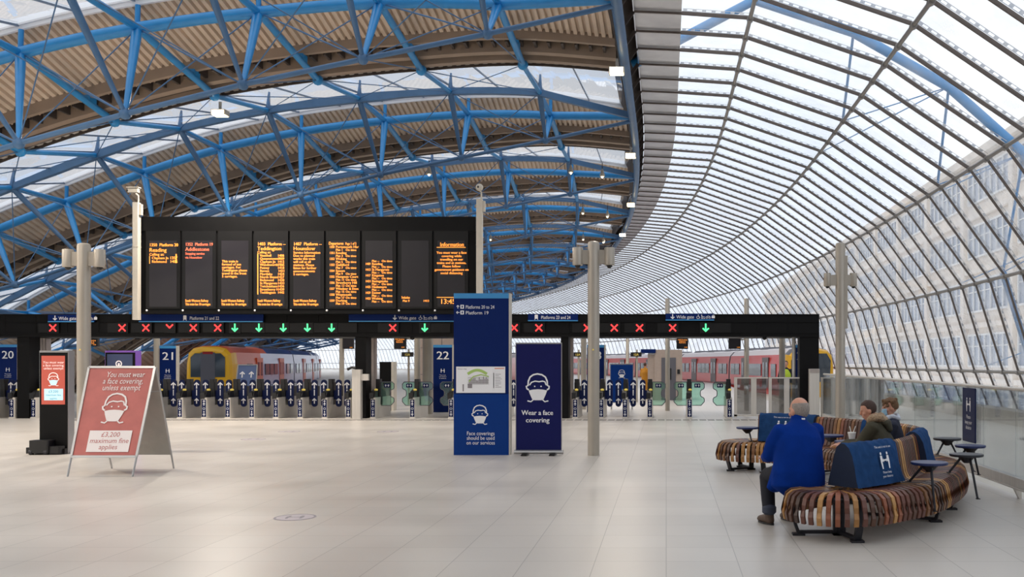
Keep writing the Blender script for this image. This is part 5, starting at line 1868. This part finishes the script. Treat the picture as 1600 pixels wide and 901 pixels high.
# --- child in the navy coat with a pale blue mask
hips = V(2.92, 12.2, 0.55); f = V(-0.95, 0.05, 0).normalized(); sd = V(f.y, -f.x, 0)
chest = V(2.87, 12.21, 0.80); neck = V(2.84, 12.22, 0.975); hc = V(2.845, 12.22, 1.10)
sh = [V(2.865, 12.21, 0.90) - sd * 0.15, V(2.865, 12.21, 0.90) + sd * 0.15]
el = [sh[0] + f * 0.08 + V(0, 0, -0.23), sh[1] + f * 0.08 + V(0, 0, -0.23)]
wr = [el[0] + f * 0.18 + V(0, 0, 0.0), el[1] + f * 0.18 + V(0, 0, 0.0)]
kn = [hips + f * 0.34 - sd * 0.09 + V(0, 0, -0.05), hips + f * 0.34 + sd * 0.09 + V(0, 0, -0.05)]
an = [V(kn[0].x, kn[0].y, 0.09), V(kn[1].x, kn[1].y, 0.09)]
to = [an[0] + f * 0.13 - V(0, 0, 0.05), an[1] + f * 0.13 - V(0, 0, 0.05)]
r, o, P, M, sd, f, L = person('young person in a navy coat and pale blue face mask on the bench', hips, f, chest, neck, hc, V(-0.95, -0.1, -0.12), V(0, 0, 1), 0.98, sh, el, wr, kn, an, to,
    [f, f], [V(0, 0, -1), V(0, 0, -1)], 0.0095, 0.86)
mb = MB()
limb(mb, [L(hips) - V(0, 0, 0.1), L(hips), L(chest), L(V(2.86, 12.21, 0.92)), L(V(2.845, 12.22, 0.98))], [(0.18, 0.15), (0.185, 0.15), (0.175, 0.13), (0.14, 0.10), (0.075, 0.07)], 18, flat=sd)
for i in (0, 1):
    limb(mb, [L(sh[i]), L(sh[i]).lerp(L(el[i]), 0.5), L(el[i]), L(wr[i])], [0.068, 0.066, 0.06, 0.048], 12)
j = mb.build('coat', M_coatnavy, r, smooth=True); remesh(j, 0.014, 4)
mb = MB()
R3 = random.Random(8)
for k in range(20):
    a = 2 * math.pi * k / 20
    mb.ball(L(neck) + V(0.085 * math.cos(a) + 0.02, 0.085 * math.sin(a), 0.0 + 0.015 * math.sin(3 * a)), R3.uniform(0.03, 0.042), n=8, m=5)
s_ = mb.build('scarf', M_scarf, r, smooth=True); remesh(s_, 0.009, 2)
mb = MB()
for i in (0, 1):
    hip = L(hips) + sd * (0.08 * (1 if i else -1))
    limb(mb, [hip, hip.lerp(L(kn[i]), 0.5), L(kn[i])], [0.08, 0.074, 0.06], 12)
    limb(mb, [L(kn[i]), L(an[i])], [0.06, 0.048], 12)
t = mb.build('trousers', M_trouser, r, smooth=True); remesh(t, 0.014, 4)
for i in (0, 1): shoe(r, L, an[i], to[i], M_black2)
mb = MB(); hair_cap(mb, P, M, 1.0, low=-0.03, thick=0.014, front=0.0)
for k in range(30):
    a = R3.uniform(0, 2 * math.pi)
    mb.ball(P(0.08 * math.cos(a) * 0.95, 0.1 * math.sin(a) * 0.85 - 0.01, R3.uniform(0.02, 0.10)), 0.022, n=7, m=5)
h = mb.build('hair', M_hairlight, r, smooth=True); remesh(h, 0.008, 1)
mb = MB()
rows = []
for i in range(6):
    t_ = i / 5
    rows.append([P(0.066 * math.sin(q), 0.045 + 0.068 * math.cos(q) - 0.01 * abs(t_ - .5), -0.005 - 0.085 * t_) for q in [(-1.25 + 2.5 * k / 12) for k in range(13)]])
mb.sweep(rows)
mk = mb.build('face_mask', M_maskb, r, smooth=True)
md = mk.modifiers.new('solid', 'SOLIDIFY'); md.thickness = 0.004

# --- standing figures on the platform
def stander(px, d, label, coat, fwd, H, legs, vest=None):
    x = X(px, d)
    f = V(fwd).normalized(); sd = V(f.y, -f.x, 0); b = V(x, d, 0); k = H / 1.75
    hips = b + V(0, 0, 0.93 * k); chest = b + V(0, 0, 1.25 * k); neck = b + V(0, 0, 1.47 * k); hc = b + V(0, 0, 1.61 * k) + f * 0.02
    sh = [b + V(0, 0, 1.40 * k) - sd * 0.18, b + V(0, 0, 1.40 * k) + sd * 0.18]
    el = [sh[0] - sd * 0.07 + V(0, 0, -0.28), sh[1] + sd * 0.07 + V(0, 0, -0.28)]
    wr = [el[0] + f * 0.16 + sd * 0.04 + V(0, 0, -0.17), el[1] + f * 0.16 - sd * 0.04 + V(0, 0, -0.17)]
    kn = [b - sd * 0.1 + V(0, 0, 0.50 * k), b + sd * 0.1 + V(0, 0, 0.50 * k)]
    an = [b - sd * 0.11 + V(0, 0, 0.09), b + sd * 0.11 + V(0, 0, 0.09)]
    to = [a + f * 0.15 - V(0, 0, 0.05) for a in an]
    r, o, P, M, sd, f, L = person(label, hips, f, chest, neck, hc, f, V(0, 0, 1), 0.98, sh, el, wr, kn, an, to, [V(0, 0, -1) + f * 0.3] * 2, [sd, -sd], 0.012, 0.95)
    mb = MB()
    limb(mb, [L(hips) - V(0, 0, 0.22 if vest is None else 0.1), L(hips), L(chest), b - o + V(0, 0, 1.40 * k), L(neck)], [(0.20, 0.15), (0.185, 0.14), (0.2, 0.145), (0.17, 0.1), (0.075, 0.07)], 16, flat=sd)
    for i in (0, 1):
        limb(mb, [L(sh[i]), L(el[i]), L(wr[i])], [0.075, 0.064, 0.05], 12)
    j = mb.build('coat', coat, r, smooth=True); remesh(j, 0.018, 3)
    if vest:
        mb = MB()
        limb(mb, [L(hips) - V(0, 0, 0.06), L(chest), b - o + V(0, 0, 1.40 * k)], [(0.205, 0.16), (0.215, 0.165), (0.15, 0.115)], 16, flat=sd)
        v = mb.build('vest', vest, r, smooth=True); remesh(v, 0.018, 3)
    mb = MB()
    for i in (0, 1):
        limb(mb, [L(hips) + sd * (0.09 if i else -0.09), L(kn[i]), L(an[i])], [0.1, 0.075, 0.06], 12)
    t = mb.build('trousers', legs, r, smooth=True); remesh(t, 0.018, 3)
    for i in (0, 1): shoe(r, L, an[i], to[i], M_black2)
    mb = MB(); hair_cap(mb, P, M, 1.0, low=-0.04, thick=0.008, front=0.0)
    h = mb.build('hair', M_hairbrown, r, smooth=True); remesh(h, 0.01, 2)
stander(1228, 34.5, 'person in a yellow high-visibility vest standing by the red train', M_trouser, (-0.4, -1, 0), 1.74, M_trouser, M_hivis)
stander(1008, 45.2, 'person in a mustard coat standing left of the steel cabin', M_mustard, (0.6, 0.8, 0), 1.66, M_mustard)

# ------------------------------------------------------------------ glass balustrade
root = thing('glass_balustrade', 'long frameless glass balustrade with a steel handrail and base channel beside the bench', 'balustrade', (4.3, 0, 0))
ys = [11.8 - 1.2 * 4 + 1.2 * i for i in range(17)]
for a, b in zip(ys, ys[1:]):
    mb = MB(); mb.bbox(-0.009, 0.009, a + 0.012, b - 0.012, 0.22, 1.33); mb.build('glass_pane', M_bglass, root)
mb = MB(); mb.tube([(0, ys[0], 1.345), (0, ys[-1], 1.345)], 0.024, 10); mb.build('handrail', M_steel, root, smooth=True)
mb = MB(); mb.rbox(-0.05, 0.05, ys[0], ys[-1], 0.14, 0.27, 0.012); mb.bbox(-0.07, 0.05, ys[0], ys[-1], 0.135, 0.15); mb.build('base_channel', M_steel, root)
for y in ys[::2]:
    mb = MB()
    mb.prism([(-0.04, y - 0.03, 0.14), (0.06, y - 0.03, 0.14), (0.06, y - 0.03, 0), (0.03, y - 0.03, 0)], (0, 0.06, 0))
    mb.build('bracket', M_steel, root)
r = thing('balustrade_sign', 'narrow navy sign with a distancing symbol fixed to the glass balustrade', 'sign', (4.28, 13.55, 0.55))
mb = MB(); mb.bbox(-0.012, 0.005, -0.28, 0.28, 0, 0.76); mb.build('board', M_navy3, r)
mb = MB()
fr = Frame((-0.012, 0, 0), (0, -1, 0), (0, 0, 1))
gap_icon(mb, fr, 0, 0.53, 0.2, 0, 0.004)
for q, s in enumerate(('Please', 'keep your', 'distance')):
    text(mb, fr, s, 0, 0.33 - 0.075 * q, 0.075, 0, 'c')
mb.build('print', M_white, r)

# ------------------------------------------------------------------ smoked glass fence right of the gates
def fence(x0, x1, d0, d1, top, n, label, m=None):
    a, b = V(x0, d0, 0), V(x1, d1, 0)
    ln = (b - a).length
    ang = math.atan2(b.y - a.y, b.x - a.x)
    r = thing('glass_fence', label, 'fence', a, ang, 'steel and smoked glass fences beside the gates')
    w = ln / n
    for i in range(n):
        mb = MB(); mb.bbox(i * w + 0.05, i * w + w - 0.05, -0.006, 0.006, 0.12, top - 0.03); mb.build('glass_pane', m or M_smoke, r)
        mb = MB(); mb.bbox(i * w, i * w + 0.09, -0.02, 0.02, 0.02, top); mb.bbox(i * w + w * 0.5, i * w + w * 0.5 + 0.16, -0.012, 0.012, 0.1, top - 0.03); mb.build('upright', M_steel, r)
    mb = MB(); mb.bbox(0, ln, -0.022, 0.022, top - 0.04, top); mb.bbox(0, ln, -0.02, 0.02, 0.06, 0.11); mb.build('rail', M_steel, r)
fence(X(1147, 28.6), X(1200, 28.6), 28.6, 28.6, Z(589, 28.6), 1, 'smoked glass fence panel right next to the last ticket gate')
fence(X(1201, 28.6), X(1249, 28.6), 28.6, 28.6, Z(589, 28.6), 1, 'smoked glass fence panel in front of the platform 24 totem')
fence(X(1283, 28.4), X(1312, 28.0), 28.4, 27.8, Z(589, 28.4), 1, 'dark glass fence panel right of the steel pedestal')
fence(X(1322, 27.6), 4.32 + 2.2, 27.6, 28.6, Z(590, 27.6), 4, 'pale ribbed fence running from the slim column to the glass side')
r = thing('steel_pedestal', 'brushed steel pedestal in front of the right gantry post', 'pedestal', (X(1272, 28.1), 28.1, 0))
mb = MB(); mb.rbox(-0.15, 0.15, -0.1, 0.12, 0, Z(576, 28.1), 0.02); mb.build('cabinet', M_steel, r)
mb = MB(); mb.bbox(-0.14, 0.14, -0.11, -0.1, Z(582, 28.1), Z(576.5, 28.1)); mb.build('top_plate', M_steelpink, r)
r = thing('help_point', 'steel help point with a phone beside the central gantry post', 'help point', (X(559, 28.2), 28.15, 0))
mb = MB(); mb.rbox(-0.13, 0.13, -0.1, 0.1, 0, Z(577, 28.2), 0.02); mb.bbox(0.13, 0.34, -0.06, 0.06, Z(594, 28.2), Z(584, 28.2)); mb.build('cabinet', M_steel, r)
mb = MB(); mb.tube([(-0.25, -0.1, 1.46), (-0.12, -0.11, 1.52), (-0.02, -0.1, 1.50)], [0.045, 0.035, 0.045], 10); mb.build('handset', M_black2, r)

# ------------------------------------------------------------------ beyond the gates
d = 42
r = thing('steel_cabin', 'pinkish steel cabin with a grey door behind the wide gates', 'cabin', (X(1041, d), d, 0))
cx0, cx1, ch = X(1012, d) - X(1041, d), X(1066, d) - X(1041, d), Z(546, d)
mb = MB(); mb.bbox(cx0 + 0.3, cx1, 0, 2.2, 0, ch); mb.bbox(cx0, cx0 + 0.3, 0.1, 2.1, 0, ch - 0.2); mb.build('shell', M_cab, r)
mb = MB(); mb.bbox(cx0 + 0.6, cx1 - 0.28, -0.03, 0, 0.0, ch - 0.35); dr = mb.build('door', M_tgrey, r)
mb = MB(); mb.bbox(0.14, 0.22, -0.05, -0.03, 0.9, 1.4); mb.build('door_pull', M_black2, dr)
mb = MB(); mb.bbox(cx0 - 0.30, cx0 + 0.35, -0.1, 1.8, ch - 0.14, ch + 0.02); mb.build('canopy', M_navy, r)
mb = MB(); mb.bbox(cx1 - 0.22, cx1 - 0.1, -0.04, 0, 1.15, 1.35); mb.build('wall_panel', M_black2, r)
d = 36
r = thing('steel_enclosure', 'pinkish steel lift enclosure behind the platform 22 totem', 'lift enclosure', (X(690, d), d, 0))
mb = MB(); mb.bbox(-0.9, 0.9, 0, 2.4, 0, 2.7); mb.build('shell', M_cab, r)
mb = MB()
for q in (-0.45, 0.0, 0.45): mb.bbox(q, q + 0.015, -0.012, 0, 0, 2.7)
for q in (1.2, 2.2): mb.bbox(-0.9, 0.9, -0.012, 0, q, q + 0.015)
mb.build('panel_joint', M_tgrey, r)
d = 33
r = thing('equipment_cabinet', 'dark upright cabinet standing just right of the central gantry post', 'cabinet', (X(604, d), d, 0))
mb = MB(); mb.bbox(-0.24, 0.16, 0, 0.4, 0, Z(565, d)); mb.build('body', M_black, r)
mb = MB(); mb.bbox(0.16, 0.24, 0, 0.4, 0, Z(565, d)); mb.build('side_panel', M_beige, r)
d = 34
r = thing('poster_board', 'blue mask poster board standing behind the gates left of the steel cabin', 'poster board', (X(971.5, d), d, 0))
hw = (X(989, d) - X(954.5, d)) / 2
mb = MB(); mb.bbox(-hw, hw, 0, 0.05, 0.25, Z(569.5, d)); b_ = mb.build('board', M_bluem, r)
mb = MB(); mb.bbox(-hw - 0.02, hw + 0.02, 0.005, 0.045, 0.22, Z(569, d) + 0.02); mb.bbox(-hw, -hw + 0.05, 0, 0.05, 0, 0.3); mb.bbox(hw - 0.05, hw, 0, 0.05, 0, 0.3); mb.build('frame', M_alu, r)
mb = MB(); face_icon(mb, Frame((0, 0, 0), (1, 0, 0), (0, 0, 1)), 0, Z(584, d), 0.3, 0, 0, 0.012); mb.build('white_print', M_white, b_)
d = 38
r = thing('easel_board', 'grey framed floor board with two arrows leaning behind the left gates', 'notice board', (X(382, d), d, 0))
hw = 0.42
mb = MB(); mb.prism([(-hw, 0, 0.1), (hw, 0, 0.1), (hw * 0.9, 0.3, Z(570, d)), (-hw * 0.9, 0.3, Z(570, d))], (0, 0.03, 0)); b_ = mb.build('board', mat('slate_blue_board', lin(90, 108, 150), 0.5), r)
mb = MB()
for a, b in (((-hw, -0.01, 0.0), (-hw * 0.9, 0.29, Z(570, d))), ((hw, -0.01, 0.0), (hw * 0.9, 0.29, Z(570, d))), ((-hw * 0.9, 0.29, Z(570, d)), (hw * 0.9, 0.29, Z(570, d)))):
    mb.tube([a, b], 0.025, 6)
mb.build('frame', M_alu, r)
mb = MB(); fr = Frame((0, 0, 0.1), (1, 0, 0), (0, 0.3, Z(570, d) - 0.1))
for s in (-1, 1): arrow(mb, fr, s * 0.18, 1.1, 0.26, 0, 0, 0.015)
mb.build('white_arrows', M_white, b_)
def platform_clock(px, py, d, label):
    r = thing('small_clock_sign', label, 'sign', (X(px, d), d, 0), 0, 'small black signs on thin posts beyond the gates')
    z = Z(py, d)
    mb = MB(); mb.tube([(0, 0.05, 0), (0, 0.05, z + 0.2)], 0.045, 8); mb.build('post', M_pole, r)
    mb = MB(); mb.bbox(-0.26, 0.2, -0.04, 0.04, z - 0.09, z + 0.09); mb.build('sign_box', M_black2, r)
    mb = MB(); text(mb, Frame((0, -0.04, 0), (1, 0, 0), (0, 0, 1)), '12A', -0.03, z - 0.05, 0.13, 0, 'c', 0.006); mb.build('digits', M_yellowlit, r)
platform_clock(638, 553.5, 38, 'small black sign with yellow digits left of the slim pale poles')
platform_clock(995, 553.5, 40, 'small dark sign on a thin post left of the steel cabin')
platform_clock(904, 553.5, 40, 'small dark sign on a thin post between black post and grey column')

# ------------------------------------------------------------------ trains
def train(label, xh, s0, cars, clen, zt, livery, nosekind):
    """a train standing in the hall: nose at station s0, centre offset xh"""
    r = thing('train', label, 'train', hp(s0, xh, 0), 0, 'trains at the platforms')
    o = V(r.location)
    L = lambda s, x, z: hp(s, x, z) - o
    HW = 1.38
    zb = -0.7
    PROF = [(-HW, zb), (-HW - 0.02, 0.2), (-HW, 1.55), (-HW + 0.10, zt - 0.42), (-HW + 0.38, zt - 0.12), (-0.5, zt), (0.5, zt), (HW - 0.38, zt - 0.12), (HW - 0.10, zt - 0.42), (HW, 1.55), (HW + 0.02, 0.2), (HW, zb)]
    roof_m, body_m, nose_m, door_m, band_m = livery['roof'], livery['body'], livery['nose'], livery['door'], livery['band']
    for c in range(cars):
        a, b = s0 + c * clen + (0.0 if c else 1.3), s0 + (c + 1) * clen - 0.35
        N = 9
        mb = MB()
        rows = [[L(a + (b - a) * i / N, xh + x, z) for x, z in PROF] for i in range(N + 1)]
        n = len(PROF)
        for i in range(N):
            for k in range(n - 1):
                m = 1 if 3 <= k <= 7 else 0
                if livery.get('fade') and m == 0 and c == 0 and i < 3: m = 2
                if livery.get('fade') and m == 1 and c == 0 and i < 4: m = 2
                mb.add([rows[i][k], rows[i][k + 1], rows[i + 1][k + 1], rows[i + 1][k]], [(0, 1, 2, 3)], m)
        mb.add(rows[0], [tuple(range(n))], 3); mb.add(rows[-1], [tuple(range(n))], 3)
        body = mb.build('carriage', [body_m, roof_m, livery.get('fade') or body_m, M_tgrey], r)
        def side_plate(sa, sb, z0, z1, sgn, off, m, name, par):
            q = MB()
            for u, w_ in ((sa, (sa + sb) / 2), ((sa + sb) / 2, sb)):
                q.add([L(u, xh + sgn * (HW + off), z0), L(w_, xh + sgn * (HW + off), z0), L(w_, xh + sgn * (HW + off), z1), L(u, xh + sgn * (HW + off), z1),
                       L(u, xh + sgn * (HW - 0.05), z0), L(w_, xh + sgn * (HW - 0.05), z0), L(w_, xh + sgn * (HW - 0.05), z1), L(u, xh + sgn * (HW - 0.05), z1)],
                      [(0, 1, 2, 3), (0, 4, 5, 1), (3, 2, 6, 7), (0, 3, 7, 4), (1, 5, 6, 2)])
            return q.build(name, m, par)
        sgn = livery['side']
        ln = b - a
        for q in range(2):                    # two double doors each side
            dc = a + ln * (0.30 + 0.40 * q)
            side_plate(dc - 0.85, dc + 0.85, 0.02, 1.95, sgn, 0.045, door_m, 'door', body)
            for e in (-0.45, 0.45):
                side_plate(dc + e - 0.25, dc + e + 0.25, 0.75, 1.65, sgn, 0.055, M_twin, 'door_window', body)
        for wc in (0.07, 0.155, 0.42, 0.50, 0.58, 0.84, 0.93):
            if c == 0 and wc < 0.1: continue
            w0 = a + ln * wc
            side_plate(w0 - 0.62, w0 + 0.62, 0.78, 1.55, sgn, 0.05, M_twin, 'window', body)
        side_plate(a + 0.05, b - 0.05, 0.0, 0.09, sgn, 0.04, band_m, 'stripe', body)
        q = MB()
        for e in (0.22, 0.55, 0.82):
            u = a + ln * e
            q.add([L(u - 1.1, xh - 0.6, zt), L(u + 1.1, xh - 0.6, zt), L(u + 1.1, xh + 0.6, zt), L(u - 1.1, xh + 0.6, zt), L(u - 0.9, xh - 0.5, zt + 0.13), L(u + 0.9, xh - 0.5, zt + 0.13), L(u + 0.9, xh + 0.5, zt + 0.13), L(u - 0.9, xh + 0.5, zt + 0.13)],
                  [(4, 5, 6, 7), (0, 1, 5, 4), (1, 2, 6, 5), (2, 3, 7, 6), (3, 0, 4, 7)])
        q.build('roof_unit', M_tgrey, body)
        if c:
            q = MB()
            P2 = [(x * 0.9, z - 0.1 if z > 0 else z) for x, z in PROF]
            rr = [[L(s, xh + x, z) for x, z in P2] for s in (a - 0.4, a + 0.05)]
            q.sweep(rr); q.build('gangway', livery['gang'], r)
    # cab: rounded yellow nose with a big dark windscreen
    mb = MB()
    ctr = V(0, 0.9)
    secs = [(1.3, 1.0), (0.8, 0.995), (0.35, 0.96), (0.08, 0.89), (0.0, 0.80)]
    rows = []
    for ds, k in secs:
        rows.append([L(s0 + ds, xh + x * k, 0.9 + (z - 0.9) * (k if z > 0.9 else 1)) for x, z in PROF])
    n = len(PROF)
    for i in range(len(rows) - 1):
        for k in range(n - 1):
            mb.add([rows[i][k], rows[i][k + 1], rows[i + 1][k + 1], rows[i + 1][k]], [(0, 1, 2, 3)], 1 if (3 <= k <= 7 and i < 2) else 0)
    mb.add(rows[-1], [tuple(range(n))], 0)
    cab = mb.build('cab', [nose_m, livery['cabroof']], r)
    mb = MB()
    k = 0.80
    if nosekind == 'gangway':
        mb.add([L(s0 - 0.03, xh + x, z) for x, z in ((-1.0, 0.75), (1.0, 0.75), (1.0, 1.95), (0.75, 2.2), (-0.75, 2.2), (-1.0, 1.95))], [(0, 1, 2, 3, 4, 5)], 0)
        mb.add([L(s0 - 0.05, xh + x, z) for x, z in ((-0.42, 0.1), (0.42, 0.1), (0.42, 2.25), (-0.42, 2.25))], [(0, 1, 2, 3)], 1)
        mb.add([L(s0 - 0.055, xh + x, z) for x, z in ((-0.3, 2.15), (0.3, 2.15), (0.3, 2.3), (-0.3, 2.3))], [(0, 1, 2, 3)], 2)
    else:
        mb.add([L(s0 - 0.03, xh + x, z) for x, z in ((-1.18, 0.55), (1.02, 0.55), (1.08, 1.75), (0.85, 2.15), (-0.9, 2.15), (-1.2, 1.75))], [(0, 1, 2, 3, 4, 5)], 0)
        mb.add([L(s0 - 0.045, xh + x, z) for x, z in ((-0.35, 0.5), (0.3, 0.5), (0.3, 1.45), (-0.35, 1.45))], [(0, 1, 2, 3)], 1)
    mb.build('windscreen', [M_twin, M_tgrey, M_tredd], cab)
    mb = MB()
    for s in (-1, 1):
        mb.ball(L(s0 - 0.03, xh + s * 0.85, 0.35), 0.11, n=10, m=6)
    mb.build('headlight', M_white, cab)
    mb = MB()
    for s in (-0.72, 0.72):
        mb.tube([L(s0, xh + s, -0.45), L(s0 - 0.5, xh + s, -0.45)], 0.14, 10)
    mb.build('buffer', M_tgrey, cab)
    return r
train('blue, orange and red train with a yellow gangway front at the left platform', -26.3, 62.0, 4, 20.0, 2.68,
      dict(roof=M_tblue, body=M_tlav, nose=M_tyellow, door=M_torange, band=M_tblue, fade=M_torange, side=1, gang=M_tblue, cabroof=M_torange), 'gangway')
train('red train with a white roof and yellow cab front at the right platform', 9.25, 53.5, 5, 17.0, 2.52,
      dict(roof=M_troof, body=M_tred, nose=M_tyellow, door=mat('train_door_grey', lin(96, 84, 84), 0.35), band=M_tredd, side=-1, gang=M_tredd, cabroof=M_tgrey), 'wide')
train('distant red train glimpsed between the slim pale poles and the tall totem', -5.6, 80.0, 3, 20.0, 2.5,
      dict(roof=M_troof, body=M_tred, nose=M_tred, door=M_tredd, band=M_tredd, side=1, gang=M_tredd, cabroof=M_tred), 'wide')

# ------------------------------------------------------------------ floor stickers and lamps
def sticker(px, py, label, rad=0.22):
    d = CAM_H * FPX / (py - CY)
    r = thing('floor_sticker', label, 'sticker', (X(px, d), d, 0.0), 0.15, 'round floor stickers')
    mb = MB(); mb.lathe((0, 0, 0), [(rad, 0.0), (rad, 0.003)], 32); b = mb.build('disc', mat('sticker_lilac', lin(186, 176, 180), 0.5) if 'sticker_lilac' not in bpy.data.materials else bpy.data.materials['sticker_lilac'], r)
    mb = MB()
    fr = Frame((0, 0, 0.003), (1, 0, 0), (0, 1, 0))
    stroke(mb, fr, [(rad * 0.93 * math.cos(2 * math.pi * k / 28), rad * 0.93 * math.sin(2 * math.pi * k / 28)) for k in range(28)], 0.022, 0, 0.001, True)
    gap_icon(mb, fr, 0, 0, rad * 0.9, 0, 0.001)
    mb.build('print', M_greyl, b)
sticker(461, 808, 'round grey floor sticker nearest the camera on the bare tiles')
sticker(396, 686, 'faint round floor sticker, leftmost of those before the left gates', 0.26)
sticker(452, 674, 'faint round floor sticker before the gates below the green lane arrows', 0.26)
sticker(606, 674, 'faint round floor sticker before the wide gate', 0.26)

def flood(s, x, z, watts, label, small=False):
    p = hp(s, x, z)
    name = 'downlight' if small else 'floodlight'
    r = thing(name, label, 'lamp', p, 0, 'small downlights along the gutters' if small else 'warm floodlights under the roof')
    if small:
        mb = MB(); mb.lathe((0, 0, 0.02), [(0.09, 0), (0.1, 0.03), (0.08, 0.12), (0.02, 0.3)], 14); mb.build('housing', M_beige, r)
        mb = MB(); mb.ball((0, 0, 0.0), 0.045, n=12, m=7); mb.build('lens', M_lampglow, r)
        mb = MB(); mb.tube([(0, 0, 0.3), (0, 0, 0.55)], 0.015, 6); mb.build('stem', M_gutdark, r)
    else:
        mb = MB(); mb.rbox(-0.20, 0.20, -0.16, 0.16, 0.02, 0.16, 0.03); mb.bbox(-0.03, 0.03, -0.03, 0.03, 0.16, 0.4); mb.build('housing', M_beige, r)
        mb = MB(); mb.bbox(-0.17, 0.17, -0.165, -0.15, 0.03, 0.14); mb.bbox(-0.17, 0.17, -0.13, 0.13, 0.008, 0.02); mb.build('lens', M_lampglow, r)
    ld = bpy.data.lights.new('beam', 'AREA')
    ld.shape = 'RECTANGLE'; ld.size = 0.16 if small else 0.34; ld.size_y = 0.16 if small else 0.26
    ld.energy = watts; ld.color = (1.0, 0.89, 0.76); ld.spread = math.radians(165)
    lo = bpy.data.objects.new('beam', ld)
    lo.location = (0, 0, -0.09 if small else -0.01); lo.parent = r
    COL.objects.link(lo)
for s, x, w_, lab in [(24.8, -1.28, 1, 'floodlight glowing warm on the blue valley tube, nearest of the row'), (35.0, -1.28, 1, 'floodlight on the valley tube, second of the row'),
      (46.0, -1.28, 1, 'floodlight on the valley tube, third of the row beyond the gates'), (57.0, -1.28, 1, 'floodlight on the valley tube, fourth of the row, tiny in the distance')]:
    flood(s, x, 9.1, LAMP_W * w_, lab)
flood(D[0] + 5.6, NX[4], az(NX[4]) - 1.0, LAMP_W * 5.0, 'floodlight hanging under the white skylight above the board\'s left part')
for k, nm in ((1, 'first'), (2, 'second'), (3, 'third')):
    for x, w in ((-2.4, 'rightmost'), (-3.6, 'middle'), (-9.0, 'left')):
        flood(D[k] + 5.4, x, az(x) - 1.15, LAMP_W * 0.5, 'small white downlight under the %s gutter beyond the board, %s of three' % (nm, w), True)
for k in (-2, -1):  # unseen lamps behind the camera, added to brighten the hall
    for ni in (4, 6, 7):
        x = NX[ni]
        flood(D[k] + 5.3, x, az(x) - 1.15, LAMP_W * 2.0, 'unseen floodlight added behind the camera for fill light')
